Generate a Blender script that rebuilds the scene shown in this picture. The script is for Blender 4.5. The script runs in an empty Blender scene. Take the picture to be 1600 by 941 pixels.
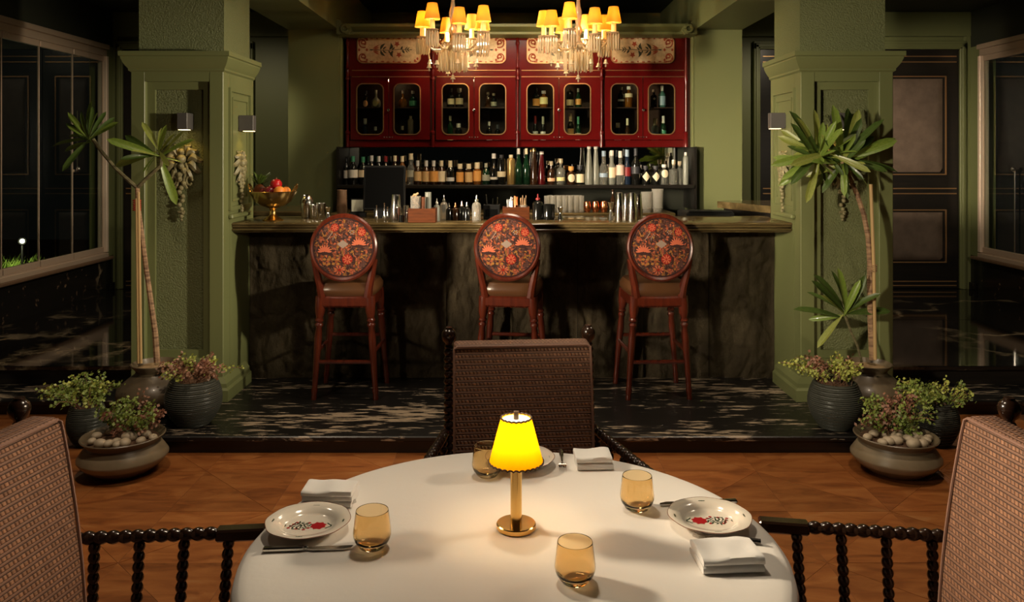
import bpy, math, random
from mathutils import Vector, Matrix, noise as mnoise
S = bpy.context.scene
COL = S.collection
R = math.radians
rnd = random.Random(7)
# ---------------------------------------------------------------- camera, world, lights, exposure
FPX, CX, HY, CAMH = 1270.0, 800.5, 245.0, 1.65      # focal length in pixels of a 1600x941 frame, horizon row, eye height
cam = bpy.data.cameras.new('camera'); cam.sensor_width = 36; cam.lens = FPX/1600*36
cam.shift_y = -(470.5-HY)/1600; cam.clip_start = .05
co = bpy.data.objects.new('camera', cam); COL.objects.link(co)
co.location = (0, 0, CAMH); co.rotation_euler = (R(90), 0, 0); S.camera = co
S.view_settings.view_transform = 'Standard'; S.view_settings.look = 'None'
S.view_settings.exposure = 0.0; S.view_settings.gamma = 1.0
wd = bpy.data.worlds.new('night'); S.world = wd; wd.use_nodes = True
wd.node_tree.nodes['Background'].inputs[0].default_value = (.55, .6, .5, 1)
wd.node_tree.nodes['Background'].inputs[1].default_value = .004
def area(name, loc, target, size, power, col, spread=180, sy=None):
    l = bpy.data.lights.new(name, 'AREA'); l.energy = power; l.color = col; l.size = size; l.spread = R(spread)
    if sy: l.shape = 'RECTANGLE'; l.size_y = sy
    o = bpy.data.objects.new(name, l); COL.objects.link(o); o.location = loc
    o.rotation_euler = (Vector(target)-Vector(loc)).to_track_quat('-Z', 'Y').to_euler(); return o
def point(name, loc, power, col, rad=.02):
    l = bpy.data.lights.new(name, 'POINT'); l.energy = power; l.color = col; l.shadow_soft_size = rad
    o = bpy.data.objects.new(name, l); COL.objects.link(o); o.location = loc; return o
def spot(name, loc, target, power, col, ang, blend=.5, rad=.05):
    l = bpy.data.lights.new(name, 'SPOT'); l.energy = power; l.color = col; l.spot_size = R(ang); l.spot_blend = blend; l.shadow_soft_size = rad
    o = bpy.data.objects.new(name, l); COL.objects.link(o); o.location = loc
    o.rotation_euler = (Vector(target)-Vector(loc)).to_track_quat('-Z', 'Y').to_euler(); return o
WARM = (1, .80, .58)
spot('table_downlight', (-.12, 2.65, 3.05), (0, 2.2, .75), 71, (1, .82, .59), 125, .6, .10)
area('chair_key_right', (-2.0, 2.7, 2.3), (1.3, 1.75, .75), .3, 4.9, (1, .82, .58), 30)
area('chair_key_left', (2.0, 2.7, 2.3), (-1.3, 1.75, .75), .3, 1.9, (1, .82, .58), 30)
area('bar_softbox', (-4.0, 1.3, 1.9), (.9, 6.2, 1.55), .40, 23, (1, .83, .60), 27, .9)
spot('bar_front_wash', (-3.95, 1.35, 1.3), (.3, 5.65, .55), 92, (1, .82, .58), 29, .7, .10)
spot('pillar_key_left', (2.5, 3.4, 1.9), (-2.25, 5.2, 1.45), 620, (1, .86, .62), 40, .8, .08)
spot('pillar_fill_left', (.6, 1.6, 1.9), (-2.35, 5.1, 1.5), 50, (1, .86, .62), 46, .8, .08)
spot('pillar_key_right', (-1.3, 1.6, 1.9), (2.35, 5.1, 1.5), 540, (1, .86, .62), 46, .8, .08)
for x in (-1.75, 1.75): spot('floor_fill', (x, 3.55, 3.12), (x, 3.7, 0), 80, (1, .80, .58), 100, .8, .08)  # added spots without a fixture, they lift the tile floor
spot('side_room_wash', (-.75, 6.3, 2.66), (-4.3, 7.15, 1.0), 180, (1, .84, .62), 46, .7, .06)
for x, p_ in ((-2.95, 34), (2.95, 58)): spot('passage_fill', (x, 7.2, 3.1), (x, 7.7, 0), p_, (1, .84, .60), 155, .5, .06)  # added fill for the back wall beside the columns, no fixture
spot('door_wash_right', (3.7, 2.6, 2.3), (3.95, 8.75, .85), 130, (1, .82, .60), 36, .9, .08)
spot('column_wash', (.3, 6.0, 2.95), (-1.75, 7.1, 1.3), 16, (1, .82, .58), 46, .9, .06)
area('bar_overhead_fill', (0, 5.0, 3.12), (0, 5.6, 0), .6, 22, (1, .82, .6), 160)  # unseen soft fill added to raise the general level round the bar
spot('service_fill', (0, 6.45, 3.1), (0, 6.7, 0), 40, (1, .82, .58), 130, .7, .06)  # added spot brightening bottles and back counter, no fixture
# ---------------------------------------------------------------- helpers
def W(x, y, Y): return Vector(((x-CX)*Y/FPX, Y, CAMH-(y-HY)*Y/FPX))
def WZ(x, y, z):
    Y = FPX*(CAMH-z)/(y-HY); return Vector(((x-CX)*Y/FPX, Y, z))
def wx(x, Y): return (x-CX)*Y/FPX
def wz(y, Y): return CAMH-(y-HY)*Y/FPX
I4 = Matrix.Identity(4)
def T(x, y, z): return Matrix.Translation((x, y, z))
def RZ(a): return Matrix.Rotation(R(a), 4, 'Z')
def RX(a): return Matrix.Rotation(R(a), 4, 'X')
def RY(a): return Matrix.Rotation(R(a), 4, 'Y')
def align(p0, p1):
    d = Vector(p1)-Vector(p0); return Matrix.Translation(p0) @ d.to_track_quat('Z', 'Y').to_matrix().to_4x4()
class MB:
    def __init__(s): s.v = []; s.f = []
    def add(s, vs, fs, M=I4):
        b = len(s.v); s.v += [tuple(M @ Vector(p)) for p in vs]; s.f += [tuple(b+i for i in f) for f in fs]; return s
    def box(s, x0, x1, y0, y1, z0, z1, M=I4, b=0):
        if x0 > x1: x0, x1 = x1, x0
        if y0 > y1: y0, y1 = y1, y0
        if z0 > z1: z0, z1 = z1, z0
        if b <= 0:
            vs = [(x, y, z) for x in (x0, x1) for y in (y0, y1) for z in (z0, z1)]
            return s.add(vs, [(0,1,3,2),(4,6,7,5),(0,4,5,1),(2,3,7,6),(0,2,6,4),(1,5,7,3)], M)
        b = min(b, (x1-x0)/2.01, (y1-y0)/2.01, (z1-z0)/2.01); vs = []; X = (x0, x1); Y = (y0, y1); Z = (z0, z1)
        ix = lambda i, j, k, a: ((i*2+j)*2+k)*3+a
        for i in (0, 1):
            for j in (0, 1):
                for k in (0, 1):
                    sx, sy, sz = (1-2*i)*b, (1-2*j)*b, (1-2*k)*b
                    vs += [(X[i], Y[j]+sy, Z[k]+sz), (X[i]+sx, Y[j], Z[k]+sz), (X[i]+sx, Y[j]+sy, Z[k])]
        fs = []
        for i in (0, 1):
            q = [ix(i,0,0,0), ix(i,0,1,0), ix(i,1,1,0), ix(i,1,0,0)]; fs.append(q if i == 0 else q[::-1])
            q = [ix(0,i,0,1), ix(1,i,0,1), ix(1,i,1,1), ix(0,i,1,1)]; fs.append(q if i == 0 else q[::-1])
            q = [ix(0,0,i,2), ix(0,1,i,2), ix(1,1,i,2), ix(1,0,i,2)]; fs.append(q if i == 0 else q[::-1])
        for i in (0, 1):
            for j in (0, 1):
                q = [ix(i,j,0,0), ix(i,j,1,0), ix(i,j,1,1), ix(i,j,0,1)]; fs.append(q if (i+j) % 2 else q[::-1])
                q = [ix(i,0,j,0), ix(i,1,j,0), ix(i,1,j,2), ix(i,0,j,2)]; fs.append(q[::-1] if (i+j) % 2 else q)
                q = [ix(0,i,j,1), ix(1,i,j,1), ix(1,i,j,2), ix(0,i,j,2)]; fs.append(q if (i+j) % 2 else q[::-1])
                for k in (0, 1):
                    q = [ix(i,j,k,0), ix(i,j,k,1), ix(i,j,k,2)]; fs.append(q if (i+j+k) % 2 == 0 else q[::-1])
        return s.add(vs, fs, M)
    def lathe(s, prof, n=20, M=I4, sx=1, sy=1, a0=0, a1=360):
        vs = []; rows = []; full = abs(a1-a0-360) < 1e-6; m = n if full else n+1
        for r, z in prof:
            if r <= 1e-9: rows.append([len(vs)]); vs.append((0, 0, z))
            else:
                rows.append(list(range(len(vs), len(vs)+m)))
                vs += [(r*sx*math.cos(R(a0+(a1-a0)*k/n)), r*sy*math.sin(R(a0+(a1-a0)*k/n)), z) for k in range(m)]
        fs = []
        for a, b in zip(rows, rows[1:]):
            for k in range(n):
                k2 = (k+1) % m
                if len(a) == 1 and len(b) == 1: continue
                if len(a) == 1: fs.append((a[0], b[k2], b[k]))
                elif len(b) == 1: fs.append((a[k], a[k2], b[0]))
                else: fs.append((a[k], a[k2], b[k2], b[k]))
        return s.add(vs, fs, M)
    def sph(s, c, r, n=12, m=8, M=I4):
        if not hasattr(r, '__len__'): r = (r, r, r)
        pr = [(math.sin(math.pi*i/m), -math.cos(math.pi*i/m)) for i in range(m+1)]; pr[0] = (0, -1); pr[-1] = (0, 1)
        return s.lathe(pr, n, M @ T(*c) @ Matrix.Diagonal((r[0], r[1], r[2], 1)))
    def tube(s, pts, r, n=8, M=I4, closed=False, sq=1):
        pts = [Vector(p) for p in pts]; N = len(pts); rs = r if hasattr(r, '__len__') else [r]*N
        vs = []; up = None
        for i, p in enumerate(pts):
            if closed: t = pts[(i+1) % N]-pts[i-1]
            else: t = pts[min(i+1, N-1)]-pts[max(i-1, 0)]
            t.normalize()
            if up is None: up = Vector((0, 0, 1)) if abs(t.z) < .9 else Vector((1, 0, 0))
            u = (up-t*up.dot(t)).normalized(); w = t.cross(u); up = u
            vs += [tuple(p+(u*math.cos(2*math.pi*k/n)*sq+w*math.sin(2*math.pi*k/n))*rs[i]) for k in range(n)]
        fs = []
        for i in range(N if closed else N-1):
            a = i*n; b = ((i+1) % N)*n
            fs += [(a+k, a+(k+1) % n, b+(k+1) % n, b+k) for k in range(n)]
        if not closed: fs += [tuple(range(n))[::-1], tuple(range((N-1)*n, N*n))]
        return s.add(vs, fs, M)
    def rod(s, p0, p1, prof, n=12):
        L = (Vector(p1)-Vector(p0)).length
        return s.lathe([(0, prof[0][1]*L)]+[(r, t*L) for r, t in prof]+[(0, prof[-1][1]*L)], n, align(p0, p1))
    def bobbin(s, p0, p1, r0, r1, pitch, n=10, k=4):
        L = (Vector(p1)-Vector(p0)).length; c = max(1, round(L/pitch)); pr = []
        for i in range(c):
            for j in range(k):
                pr.append((r0+(r1-r0)*math.sin(math.pi*j/k), (i+j/k)/c))
        pr.append((r0, 1)); return s.rod(p0, p1, pr, n)
    def prism(s, poly, h0, h1, M=I4):
        n = len(poly); vs = [(x, y, h0) for x, y in poly]+[(x, y, h1) for x, y in poly]
        return s.add(vs, [tuple(range(n))[::-1], tuple(range(n, 2*n))]+[(i, (i+1) % n, n+(i+1) % n, n+i) for i in range(n)], M)
    def ring(s, outer, inner, h0, h1, M=I4):
        n = len(outer); vs = [(x, y, h) for h in (h0, h1) for p in (outer, inner) for x, y in p]; fs = []
        for i in range(n):
            j = (i+1) % n
            fs += [(2*n+i, 2*n+j, 3*n+j, 3*n+i), (i, n+i, n+j, j), (i, j, 2*n+j, 2*n+i), (n+i, 3*n+i, 3*n+j, n+j)]
        return s.add(vs, fs, M)
    def grid(s, fn, nu, nv, M=I4, cu=False):
        vs = [fn(i/nu, j/nv) for j in range(nv+1) for i in range(nu if cu else nu+1)]; m = nu if cu else nu+1
        return s.add(vs, [(j*m+i, j*m+(i+1) % m, (j+1)*m+(i+1) % m, (j+1)*m+i) for j in range(nv) for i in range(nu)], M)
    def sweep(s, prof, x0, x1, M=I4):      # closed profile in (y, z) extruded along x
        n = len(prof); vs = [(x0, y, z) for y, z in prof]+[(x1, y, z) for y, z in prof]
        return s.add(vs, [tuple(range(n))[::-1], tuple(range(n, 2*n))]+[(i, (i+1) % n, n+(i+1) % n, n+i) for i in range(n)], M)
    def mesh(s, name, smooth=40):
        me = bpy.data.meshes.new(name); me.from_pydata(s.v, [], s.f); me.update()
        if smooth:
            me.polygons.foreach_set('use_smooth', [True]*len(me.polygons)); me.set_sharp_from_angle(angle=R(smooth))
        return me
    def build(s, name, mat, parent=None, smooth=40, M=None):
        me = s.mesh(name, smooth)
        for m in (mat if isinstance(mat, (list, tuple)) else [mat]): me.materials.append(m)
        return put(name, me, parent, M)
def put(name, me, parent=None, M=None):
    o = bpy.data.objects.new(name, me); COL.objects.link(o)
    if parent: o.parent = parent
    if M is not None: o.matrix_local = M
    return o
def tag(o, label, cat, group=None, kind=None):
    if label: o['label'] = label
    if cat: o['category'] = cat
    if group: o['group'] = group
    if kind: o['kind'] = kind
    return o
def thing(name, label, cat, loc=(0, 0, 0), rz=0, group=None):
    o = bpy.data.objects.new(name, None); COL.objects.link(o); o.location = loc; o.rotation_euler = (0, 0, R(rz)); o.empty_display_size = .05
    return tag(o, label, cat, group)
def struct(o): o['kind'] = 'structure'; return o
def sroot(name):
    o = bpy.data.objects.new(name, None); COL.objects.link(o); return struct(o)
def dup(o, loc, rz=0, label=None, parent=None):
    c = o.copy(); COL.objects.link(c)
    if parent: c.parent = parent
    else:
        c.location = loc; c.rotation_euler = (0, 0, R(rz))
        if label: c['label'] = label
    for ch in list(o.children): dup(ch, None, parent=c)
    return c
def rrect(x0, x1, y0, y1, r, n=6):
    p = []
    for cx, cy, a in ((x1-r, y1-r, 0), (x0+r, y1-r, 90), (x0+r, y0+r, 180), (x1-r, y0+r, 270)):
        p += [(cx+r*math.cos(R(a+90*k/n)), cy+r*math.sin(R(a+90*k/n))) for k in range(n+1)]
    return p
def ordn(i):
    w = ['first', 'second', 'third', 'fourth', 'fifth', 'sixth', 'seventh', 'eighth', 'ninth', 'tenth', 'eleventh', 'twelfth', 'thirteenth', 'fourteenth', 'fifteenth', 'sixteenth', 'seventeenth', 'eighteenth', 'nineteenth', 'twentieth']
    if i <= 20: return w[i-1]
    return {2: 'twenty', 3: 'thirty', 4: 'forty', 5: 'fifty'}[i//10]+'-'+w[i % 10-1] if i % 10 else {3: 'thirtieth', 4: 'fortieth', 5: 'fiftieth'}[i//10]
# ---------------------------------------------------------------- materials
class NT:
    def __init__(s, name):
        s.m = bpy.data.materials.new(name); s.m.use_nodes = True; s.t = s.m.node_tree; s.n = s.t.nodes
        s.b = s.n['Principled BSDF']; s.out = s.n['Material Output']; s._tc = None
    def node(s, typ, **kw):
        n = s.n.new(typ)
        for k, v in kw.items():
            if k.startswith('i_'):
                k = k[2:]; k = int(k) if k.isdigit() else k.replace('_', ' ')
                if hasattr(v, 'is_linked') or isinstance(v, bpy.types.NodeSocket): s.t.links.new(v, n.inputs[k])
                else: n.inputs[k].default_value = v
            else: setattr(n, k, v)
        return n
    def link(s, a, b): s.t.links.new(a, b)
    def obj(s):
        if not s._tc: s._tc = s.node('ShaderNodeTexCoord')
        return s._tc.outputs['Object']
    def mapped(s, sc=(1, 1, 1), rot=(0, 0, 0), loc=(0, 0, 0)):
        return s.node('ShaderNodeMapping', i_0=s.obj(), i_1=loc, i_2=rot, i_3=sc).outputs[0]
    def math(s, op, a, b=0.0, c=None, clamp=False):
        n = s.node('ShaderNodeMath', operation=op, use_clamp=clamp)
        for k, v in ((0, a), (1, b)) + (((2, c),) if c is not None else ()):
            if isinstance(v, bpy.types.NodeSocket): s.link(v, n.inputs[k])
            else: n.inputs[k].default_value = v
        return n.outputs[0]
    def ramp(s, fac, stops, interp='LINEAR'):
        n = s.node('ShaderNodeValToRGB', i_0=fac); cr = n.color_ramp; cr.interpolation = interp
        while len(cr.elements) < len(stops): cr.elements.new(.5)
        for e, (p, c) in zip(cr.elements, stops):
            e.position = p; e.color = tuple(c)+(1,) if hasattr(c, '__len__') else (c, c, c, 1)
        return n.outputs[0]
    def noise(s, vec, scale, detail=4, rough=.55, dist=0):
        return s.node('ShaderNodeTexNoise', i_Vector=vec, i_Scale=scale, i_Detail=detail, i_Roughness=rough, i_Distortion=dist).outputs[0]
    def bump(s, h, strength, dist):
        n = s.node('ShaderNodeBump', i_Height=h, i_Strength=strength, i_Distance=dist); s.link(n.outputs[0], s.b.inputs['Normal']); return n
    def mix(s, fac, a, b, bt='MIX'):
        n = s.node('ShaderNodeMix', data_type='RGBA', blend_type=bt)
        for k, v in ((0, fac), (6, a), (7, b)):
            if isinstance(v, bpy.types.NodeSocket): s.link(v, n.inputs[k])
            else: n.inputs[k].default_value = v if k == 0 else tuple(v)+(1,)
        return n.outputs[2]
    def sep(s, vec=None): return s.node('ShaderNodeSeparateXYZ', i_0=vec or s.obj()).outputs
def pm(name, col, rough=.5, metal=0, spec=.5, coat=0, n2=None, bump=None, trans=0, ior=1.5, emit=None, sheen=0):
    """principled material; n2=(scale vec, noise scale, second colour, lo, hi); bump=(scale vec, noise scale, strength, distance)"""
    k = NT(name); b = k.b
    b.inputs['Base Color'].default_value = tuple(col)+(1,); b.inputs['Roughness'].default_value = rough; b.inputs['Metallic'].default_value = metal
    b.inputs['Specular IOR Level'].default_value = spec; b.inputs['Coat Weight'].default_value = coat; b.inputs['Coat Roughness'].default_value = .12
    b.inputs['IOR'].default_value = ior; b.inputs['Transmission Weight'].default_value = trans; b.inputs['Sheen Weight'].default_value = sheen
    if n2:
        f = k.noise(k.mapped(n2[0]), n2[1], 6); k.link(k.ramp(f, [(n2[3], col), (n2[4], n2[2])]), b.inputs['Base Color'])
    if bump: k.bump(k.noise(k.mapped(bump[0]), bump[1], 5, .6), bump[2], bump[3])
    if emit: b.inputs['Emission Color'].default_value = tuple(emit[0])+(1,); b.inputs['Emission Strength'].default_value = emit[1]
    return k.m
U = (1, 1, 1)
GREEN = (.165, .180, .072)
M = {}
M['green'] = pm('olive_paint', GREEN, .42, bump=(U, 60, .08, .002))
M['stucco'] = pm('olive_stucco', GREEN, .5, bump=(U, 95, .9, .014))
M['greenback'] = pm('olive_paint_back', (.155, .170, .068), .5, bump=(U, 40, .15, .002))
M['dark_ceiling'] = pm('dark_ceiling_paint', (.02, .022, .012), .7)
M['gold'] = pm('gold_trim', (.62, .36, .17), .35, .85)
M['brass'] = pm('polished_brass', (.75, .48, .16), .22, 1)
M['brassdark'] = pm('aged_brass', (.42, .30, .12), .22, 1)
M['steel'] = pm('polished_steel', (.72, .70, .66), .18, 1)
M['cutlery'] = pm('silver_cutlery', (.60, .57, .53), .2, 1)
M['copper'] = pm('hammered_copper', (.75, .28, .13), .22, 1)
M['black'] = pm('black_satin', (.006, .006, .006), .5, spec=.2)
M['blackwood'] = pm('black_lacquer', (.010, .009, .008), .28, n2=((1, 1, 12), 3, (.017, .013, .010), .4, .7))
M['leather'] = pm('grey_brown_leather', (.15, .105, .078), .5, n2=(U, 8, (.10, .07, .052), .35, .7), bump=(U, 60, .25, .002))
M['alu'] = pm('bronze_aluminium', (.46, .345, .255), .42, .35)
M['alu_light'] = pm('pale_aluminium', (.78, .62, .48), .35, .3)
M['sill'] = pm('sill_wood', (.12, .07, .04), .35)
M['lampgrey'] = pm('grey_metal_box', (.11, .10, .095), .45, .2)
M['mahogany'] = pm('red_mahogany', (.098, .016, .006), .26, coat=.3, n2=((4, 4, .7), 9, (.052, .008, .004), .35, .7))
M['cabred'] = pm('deep_red_lacquer', (.105, .0045, .0045), .2, spec=.35, coat=.1)
M['cabin'] = pm('cabinet_inside', (.035, .012, .006), .5)
M['ebony'] = pm('turned_ebony', (.020, .009, .005), .22, coat=.4)
M['ivory'] = pm('ivory_painted_panel', (.76, .58, .35), .4, n2=(U, 40, (.52, .38, .22), .3, .7))
M['paint_red'] = pm('painted_rust_red', (.34, .055, .018), .4)
M['paint_green'] = pm('painted_dark_green', (.045, .045, .022), .4)
M['tan_leather'] = pm('brown_leather_seat', (.085, .036, .014), .3, bump=(U, 90, .12, .001))
M['cloth'] = pm('white_linen', (.80, .765, .72), .75, sheen=.15, bump=((1, 1, 1), 5, .30, .012))
M['napkin'] = pm('white_napkin_linen', (.78, .765, .745), .8, sheen=.2, bump=(U, 55, .2, .003))
M['plate'] = pm('ivory_porcelain', (.74, .68, .59), .14, coat=.4)
M['plate_rim'] = pm('brown_rim_line', (.20, .07, .03), .3)
M['plate_red'] = pm('crimson_print', (.36, .006, .012), .3)
M['plate_green'] = pm('dark_green_print', (.03, .055, .03), .3)
M['amber_glass'] = pm('amber_glass', (.95, .77, .48), .02, trans=1, ior=1.45)
M['clear_glass'] = pm('clear_glass', (.95, .92, .84), .05, trans=.82, ior=1.45)
M['crystal'] = pm('crystal', (.95, .80, .56), .06, trans=.62, ior=1.55)
M['g_dark'] = pm('black_bottle_glass', (.007, .007, .006), .1, coat=.3)
M['g_brown'] = pm('brown_bottle_glass', (.028, .011, .004), .1, coat=.3)
M['g_amber'] = pm('amber_spirit', (.16, .055, .008), .1, coat=.3)
M['g_green'] = pm('green_bottle_glass', (.006, .028, .012), .1, coat=.3)
M['g_red'] = pm('red_spirit', (.07, .004, .005), .1, coat=.3)
M['g_clear'] = pm('clear_spirit', (.86, .86, .76), .05, trans=.9, ior=1.33)
M['g_frost'] = pm('frosted_glass', (.36, .37, .31), .3, trans=.45)
M['g_blue'] = pm('blue_bottle_glass', (.012, .022, .045), .1, coat=.3)
M['g_teal'] = pm('teal_bottle_glass', (.06, .15, .13), .12, coat=.3)
M['g_gold'] = pm('gold_foil_bottle', (.60, .40, .15), .28, .7)
M['g_stone'] = pm('stoneware_bottle', (.50, .40, .29), .5)
for n_, c_ in dict(l_white=(.62, .58, .5), l_cream=(.66, .56, .38), l_tan=(.50, .32, .14), l_orange=(.60, .28, .07), l_peach=(.70, .38, .22), l_yellow=(.68, .58, .28), l_grey=(.30, .29, .22),
                   l_pink=(.62, .43, .36), l_green=(.05, .22, .12), l_red=(.20, .012, .014), l_dark=(.03, .03, .035), l_blue=(.25, .33, .42), l_silver=(.55, .53, .5)).items():
    M[n_] = pm('paper_'+n_[2:], tuple(min(.85, q*1.3) for q in c_), .5)
M['mirror'] = pm('dark_mirror', (.52, .50, .46), .03, 1)
M['screen'] = pm('black_screen', (.003, .003, .003), .7, spec=.03)
M['boxwood'] = pm('orange_brown_wood', (.125, .034, .008), .45, spec=.2, n2=((1, 6, 10), 6, (.065, .017, .005), .35, .65))
M['corkwood'] = pm('cork', (.55, .36, .19), .7)
M['clay'] = pm('brown_glazed_clay', (.155, .118, .072), .36, coat=.1, n2=(U, 7, (.11, .078, .048), .35, .7))
M['clay_pale'] = pm('putty_clay_band', (.30, .235, .15), .4, n2=(U, 7, (.21, .165, .10), .35, .7))
M['ridged'] = pm('charcoal_ridged_clay', (.060, .061, .050), .36)
M['soil'] = pm('soil', (.11, .055, .028), .9, bump=(U, 60, .8, .01))
M['sand'] = pm('sandy_topdressing', (.44, .29, .15), .9, bump=(U, 70, .6, .006))
M['pebble'] = pm('pale_pebble', (.52, .42, .30), .5, n2=(U, 14, (.36, .28, .19), .35, .7))
M['bark'] = pm('grey_brown_bark', (.36, .22, .12), .7, n2=((3, 3, 14), 5, (.15, .08, .045), .42, .62), bump=((1, 1, 6), 30, .5, .004))
M['bark_green'] = pm('green_grey_branch', (.17, .15, .07), .6, n2=((3, 3, 14), 5, (.09, .07, .035), .4, .65))
M['bamboo'] = pm('bamboo_cane', (.50, .33, .15), .45)
M['redtie'] = pm('red_twine', (.45, .025, .012), .7)
M['apple'] = pm('red_apple_skin', (.42, .012, .014), .2)
M['plum'] = pm('dark_red_plum_skin', (.14, .008, .014), .25)
M['orange'] = pm('orange_peel', (.80, .26, .03), .45, bump=(U, 120, .3, .001))
M['cup'] = pm('brown_paper_cup', (.16, .085, .045), .6)
M['white_light'] = pm('lamp_diffuser', (1, .9, .7), .5, emit=((1, .72, .32), 5))
M['garden_lamp'] = pm('garden_lamp_lens', (1, 1, .9), .5, emit=((1, .95, .72), 14))
M['grass'] = pm('night_grass', (.20, .30, .04), .6)
M['plaster'] = pm('antique_olive_plaster', (.30, .265, .14), .45, n2=(U, 40, (.17, .145, .07), .35, .7))
M['candle'] = pm('chandelier_candle_sleeve', (.9, .6, .25), .5, emit=((1, .42, .06), .75))
def leafmat(name, c1, c2, rib):
    k = NT(name); b = k.b; xyz = k.sep(); a = k.math('ABSOLUTE', xyz[1])
    nz = k.noise(k.mapped((3, 12, 3)), 6, 3); c = k.ramp(nz, [(.35, c1), (.65, c2)])
    f = k.math('LESS_THAN', a, .0022); k.link(k.mix(f, c, rib), b.inputs['Base Color'])
    b.inputs['Roughness'].default_value = .34; b.inputs['Coat Weight'].default_value = .15
    tr = k.node('ShaderNodeBsdfTranslucent'); k.link(c, tr.inputs[0]); mx = k.node('ShaderNodeMixShader', i_0=.22)
    k.link(b.outputs[0], mx.inputs[1]); k.link(tr.outputs[0], mx.inputs[2]); k.link(mx.outputs[0], k.out.inputs[0]); return k.m
M['leaf'] = leafmat('frangipani_leaf', (.15, .24, .035), (.24, .33, .055), (.34, .38, .14))
M['leaf_y'] = leafmat('frangipani_leaf_pale', (.24, .29, .055), (.34, .36, .08), (.45, .45, .2))
M['leaf_d'] = leafmat('frangipani_leaf_dark', (.05, .09, .018), (.09, .145, .028), (.14, .17, .06))
M['herb'] = pm('small_green_foliage', (.24, .30, .05), .5, n2=(U, 14, (.12, .17, .03), .35, .65))
M['herb_y'] = pm('yellow_green_foliage', (.42, .44, .08), .5, n2=(U, 14, (.24, .27, .05), .35, .65))
M['herb_r'] = pm('purple_brown_foliage', (.30, .12, .075), .5, n2=(U, 14, (.19, .10, .05), .35, .65))
def shademat(name, col, w=.55):
    k = NT(name); k.n.remove(k.b); d = k.node('ShaderNodeBsdfDiffuse'); t = k.node('ShaderNodeBsdfTranslucent')
    f = k.noise(k.mapped((30, 30, 4)), 8, 3); c = k.mix(k.math('MULTIPLY', f, .35), col, tuple(x*.75 for x in col))
    k.link(c, d.inputs[0]); k.link(c, t.inputs[0]); mx = k.node('ShaderNodeMixShader', i_0=w)
    k.link(d.outputs[0], mx.inputs[1]); k.link(t.outputs[0], mx.inputs[2]); k.link(mx.outputs[0], k.out.inputs[0]); return k.m
M['lampshade'] = shademat('yellow_parchment_shade', (.95, .46, .003))
M['chand_shade'] = shademat('orange_silk_shade', (.95, .60, .15), .7)
def panemat(ior=1.75):
    k = NT('window_glass'); k.n.remove(k.b); g = k.node('ShaderNodeBsdfGlossy', i_Roughness=.01); t = k.node('ShaderNodeBsdfTransparent')
    g.inputs[0].default_value = (.9, .95, .9, 1); t.inputs[0].default_value = (.86, .9, .86, 1)
    fr = k.node('ShaderNodeFresnel'); fr.inputs[0].default_value = ior; gm_ = k.node('ShaderNodeNewGeometry'); mx = k.node('ShaderNodeMixShader', i_0=k.math('MULTIPLY', fr.outputs[0], k.math('SUBTRACT', 1.0, gm_.outputs['Backfacing'])))
    k.link(t.outputs[0], mx.inputs[1]); k.link(g.outputs[0], mx.inputs[2]); k.link(mx.outputs[0], k.out.inputs[0]); return k.m
M['pane'] = panemat(); M['cabpane'] = panemat(1.25)
def marble_streak():
    k = NT('black_marble_white_flecks'); w = k.noise(k.mapped((1, 1, 1)), 1.5, 2)
    v = k.node('ShaderNodeVectorMath', operation='ADD', i_0=k.mapped((3.2, 17, 17)), i_1=k.node('ShaderNodeVectorMath', operation='SCALE', i_0=k.noise(k.mapped((1, 2, 2)), 2, 2), i_3=.6).outputs[0]).outputs[0]
    a = k.noise(v, 1.5, 8, .68, .2); bigm = k.noise(k.mapped((.5, 1.6, 1.6), loc=(3, 1, 0)), 2.1, 3)
    th = k.math('ADD', a, k.math('MULTIPLY', bigm, .6)); c = k.ramp(th, [(.868, (.010, .009, .008)), (.882, (.16, .13, .10)), (.93, (.42, .32, .22))])
    k.link(c, k.b.inputs['Base Color']); k.b.inputs['Roughness'].default_value = .34; k.bump(a, .12, .004); return k.m
M['marble_streak'] = marble_streak()
def marble_vein(name, sc, width, rough, loc, speck=0):
    k = NT(name); n = k.node('ShaderNodeTexNoise', i_Vector=k.mapped((1, 1, 1), loc=loc), i_Scale=1.3, i_Detail=6.0, i_Roughness=.6)
    add = k.node('ShaderNodeVectorMath', operation='MULTIPLY_ADD', i_0=n.outputs[1], i_1=(1.1, 1.1, 1.1), i_2=k.mapped(sc, loc=loc)).outputs[0]
    vo = k.node('ShaderNodeTexVoronoi', feature='DISTANCE_TO_EDGE', i_Vector=add, i_Scale=.9).outputs[0]
    msk = k.noise(k.mapped((.9, .9, .9), loc=loc), 1.1, 3); vein = k.math('MULTIPLY', k.math('LESS_THAN', vo, width*.4), k.math('GREATER_THAN', msk, .5))
    soft = k.ramp(vo, [(0, (.30, .23, .145)), (width*.45, (.12, .09, .055)), (width, (.008, .007, .006))])
    c = k.mix(k.ramp(msk, [(.47, 0.0), (.60, 1.0)]), (.008, .007, .006), soft)
    if speck:
        sp = k.ramp(k.noise(k.mapped((1, 2, 2)), 6, 8, .7), [(.60, 0.0), (.72, 1.0)]); c = k.mix(sp, c, (.16, .10, .06))
    k.link(c, k.b.inputs['Base Color']); k.b.inputs['Roughness'].default_value = rough; return k.m
M['marble_floor'] = marble_vein('black_marble_gold_veins', (.5, .9, .9), .045, .06, (1.3, .4, 0))
M['marble_wall'] = marble_vein('black_marble_speckled', (.8, .8, .8), .03, .22, (2, 5, 1), 1)
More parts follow.
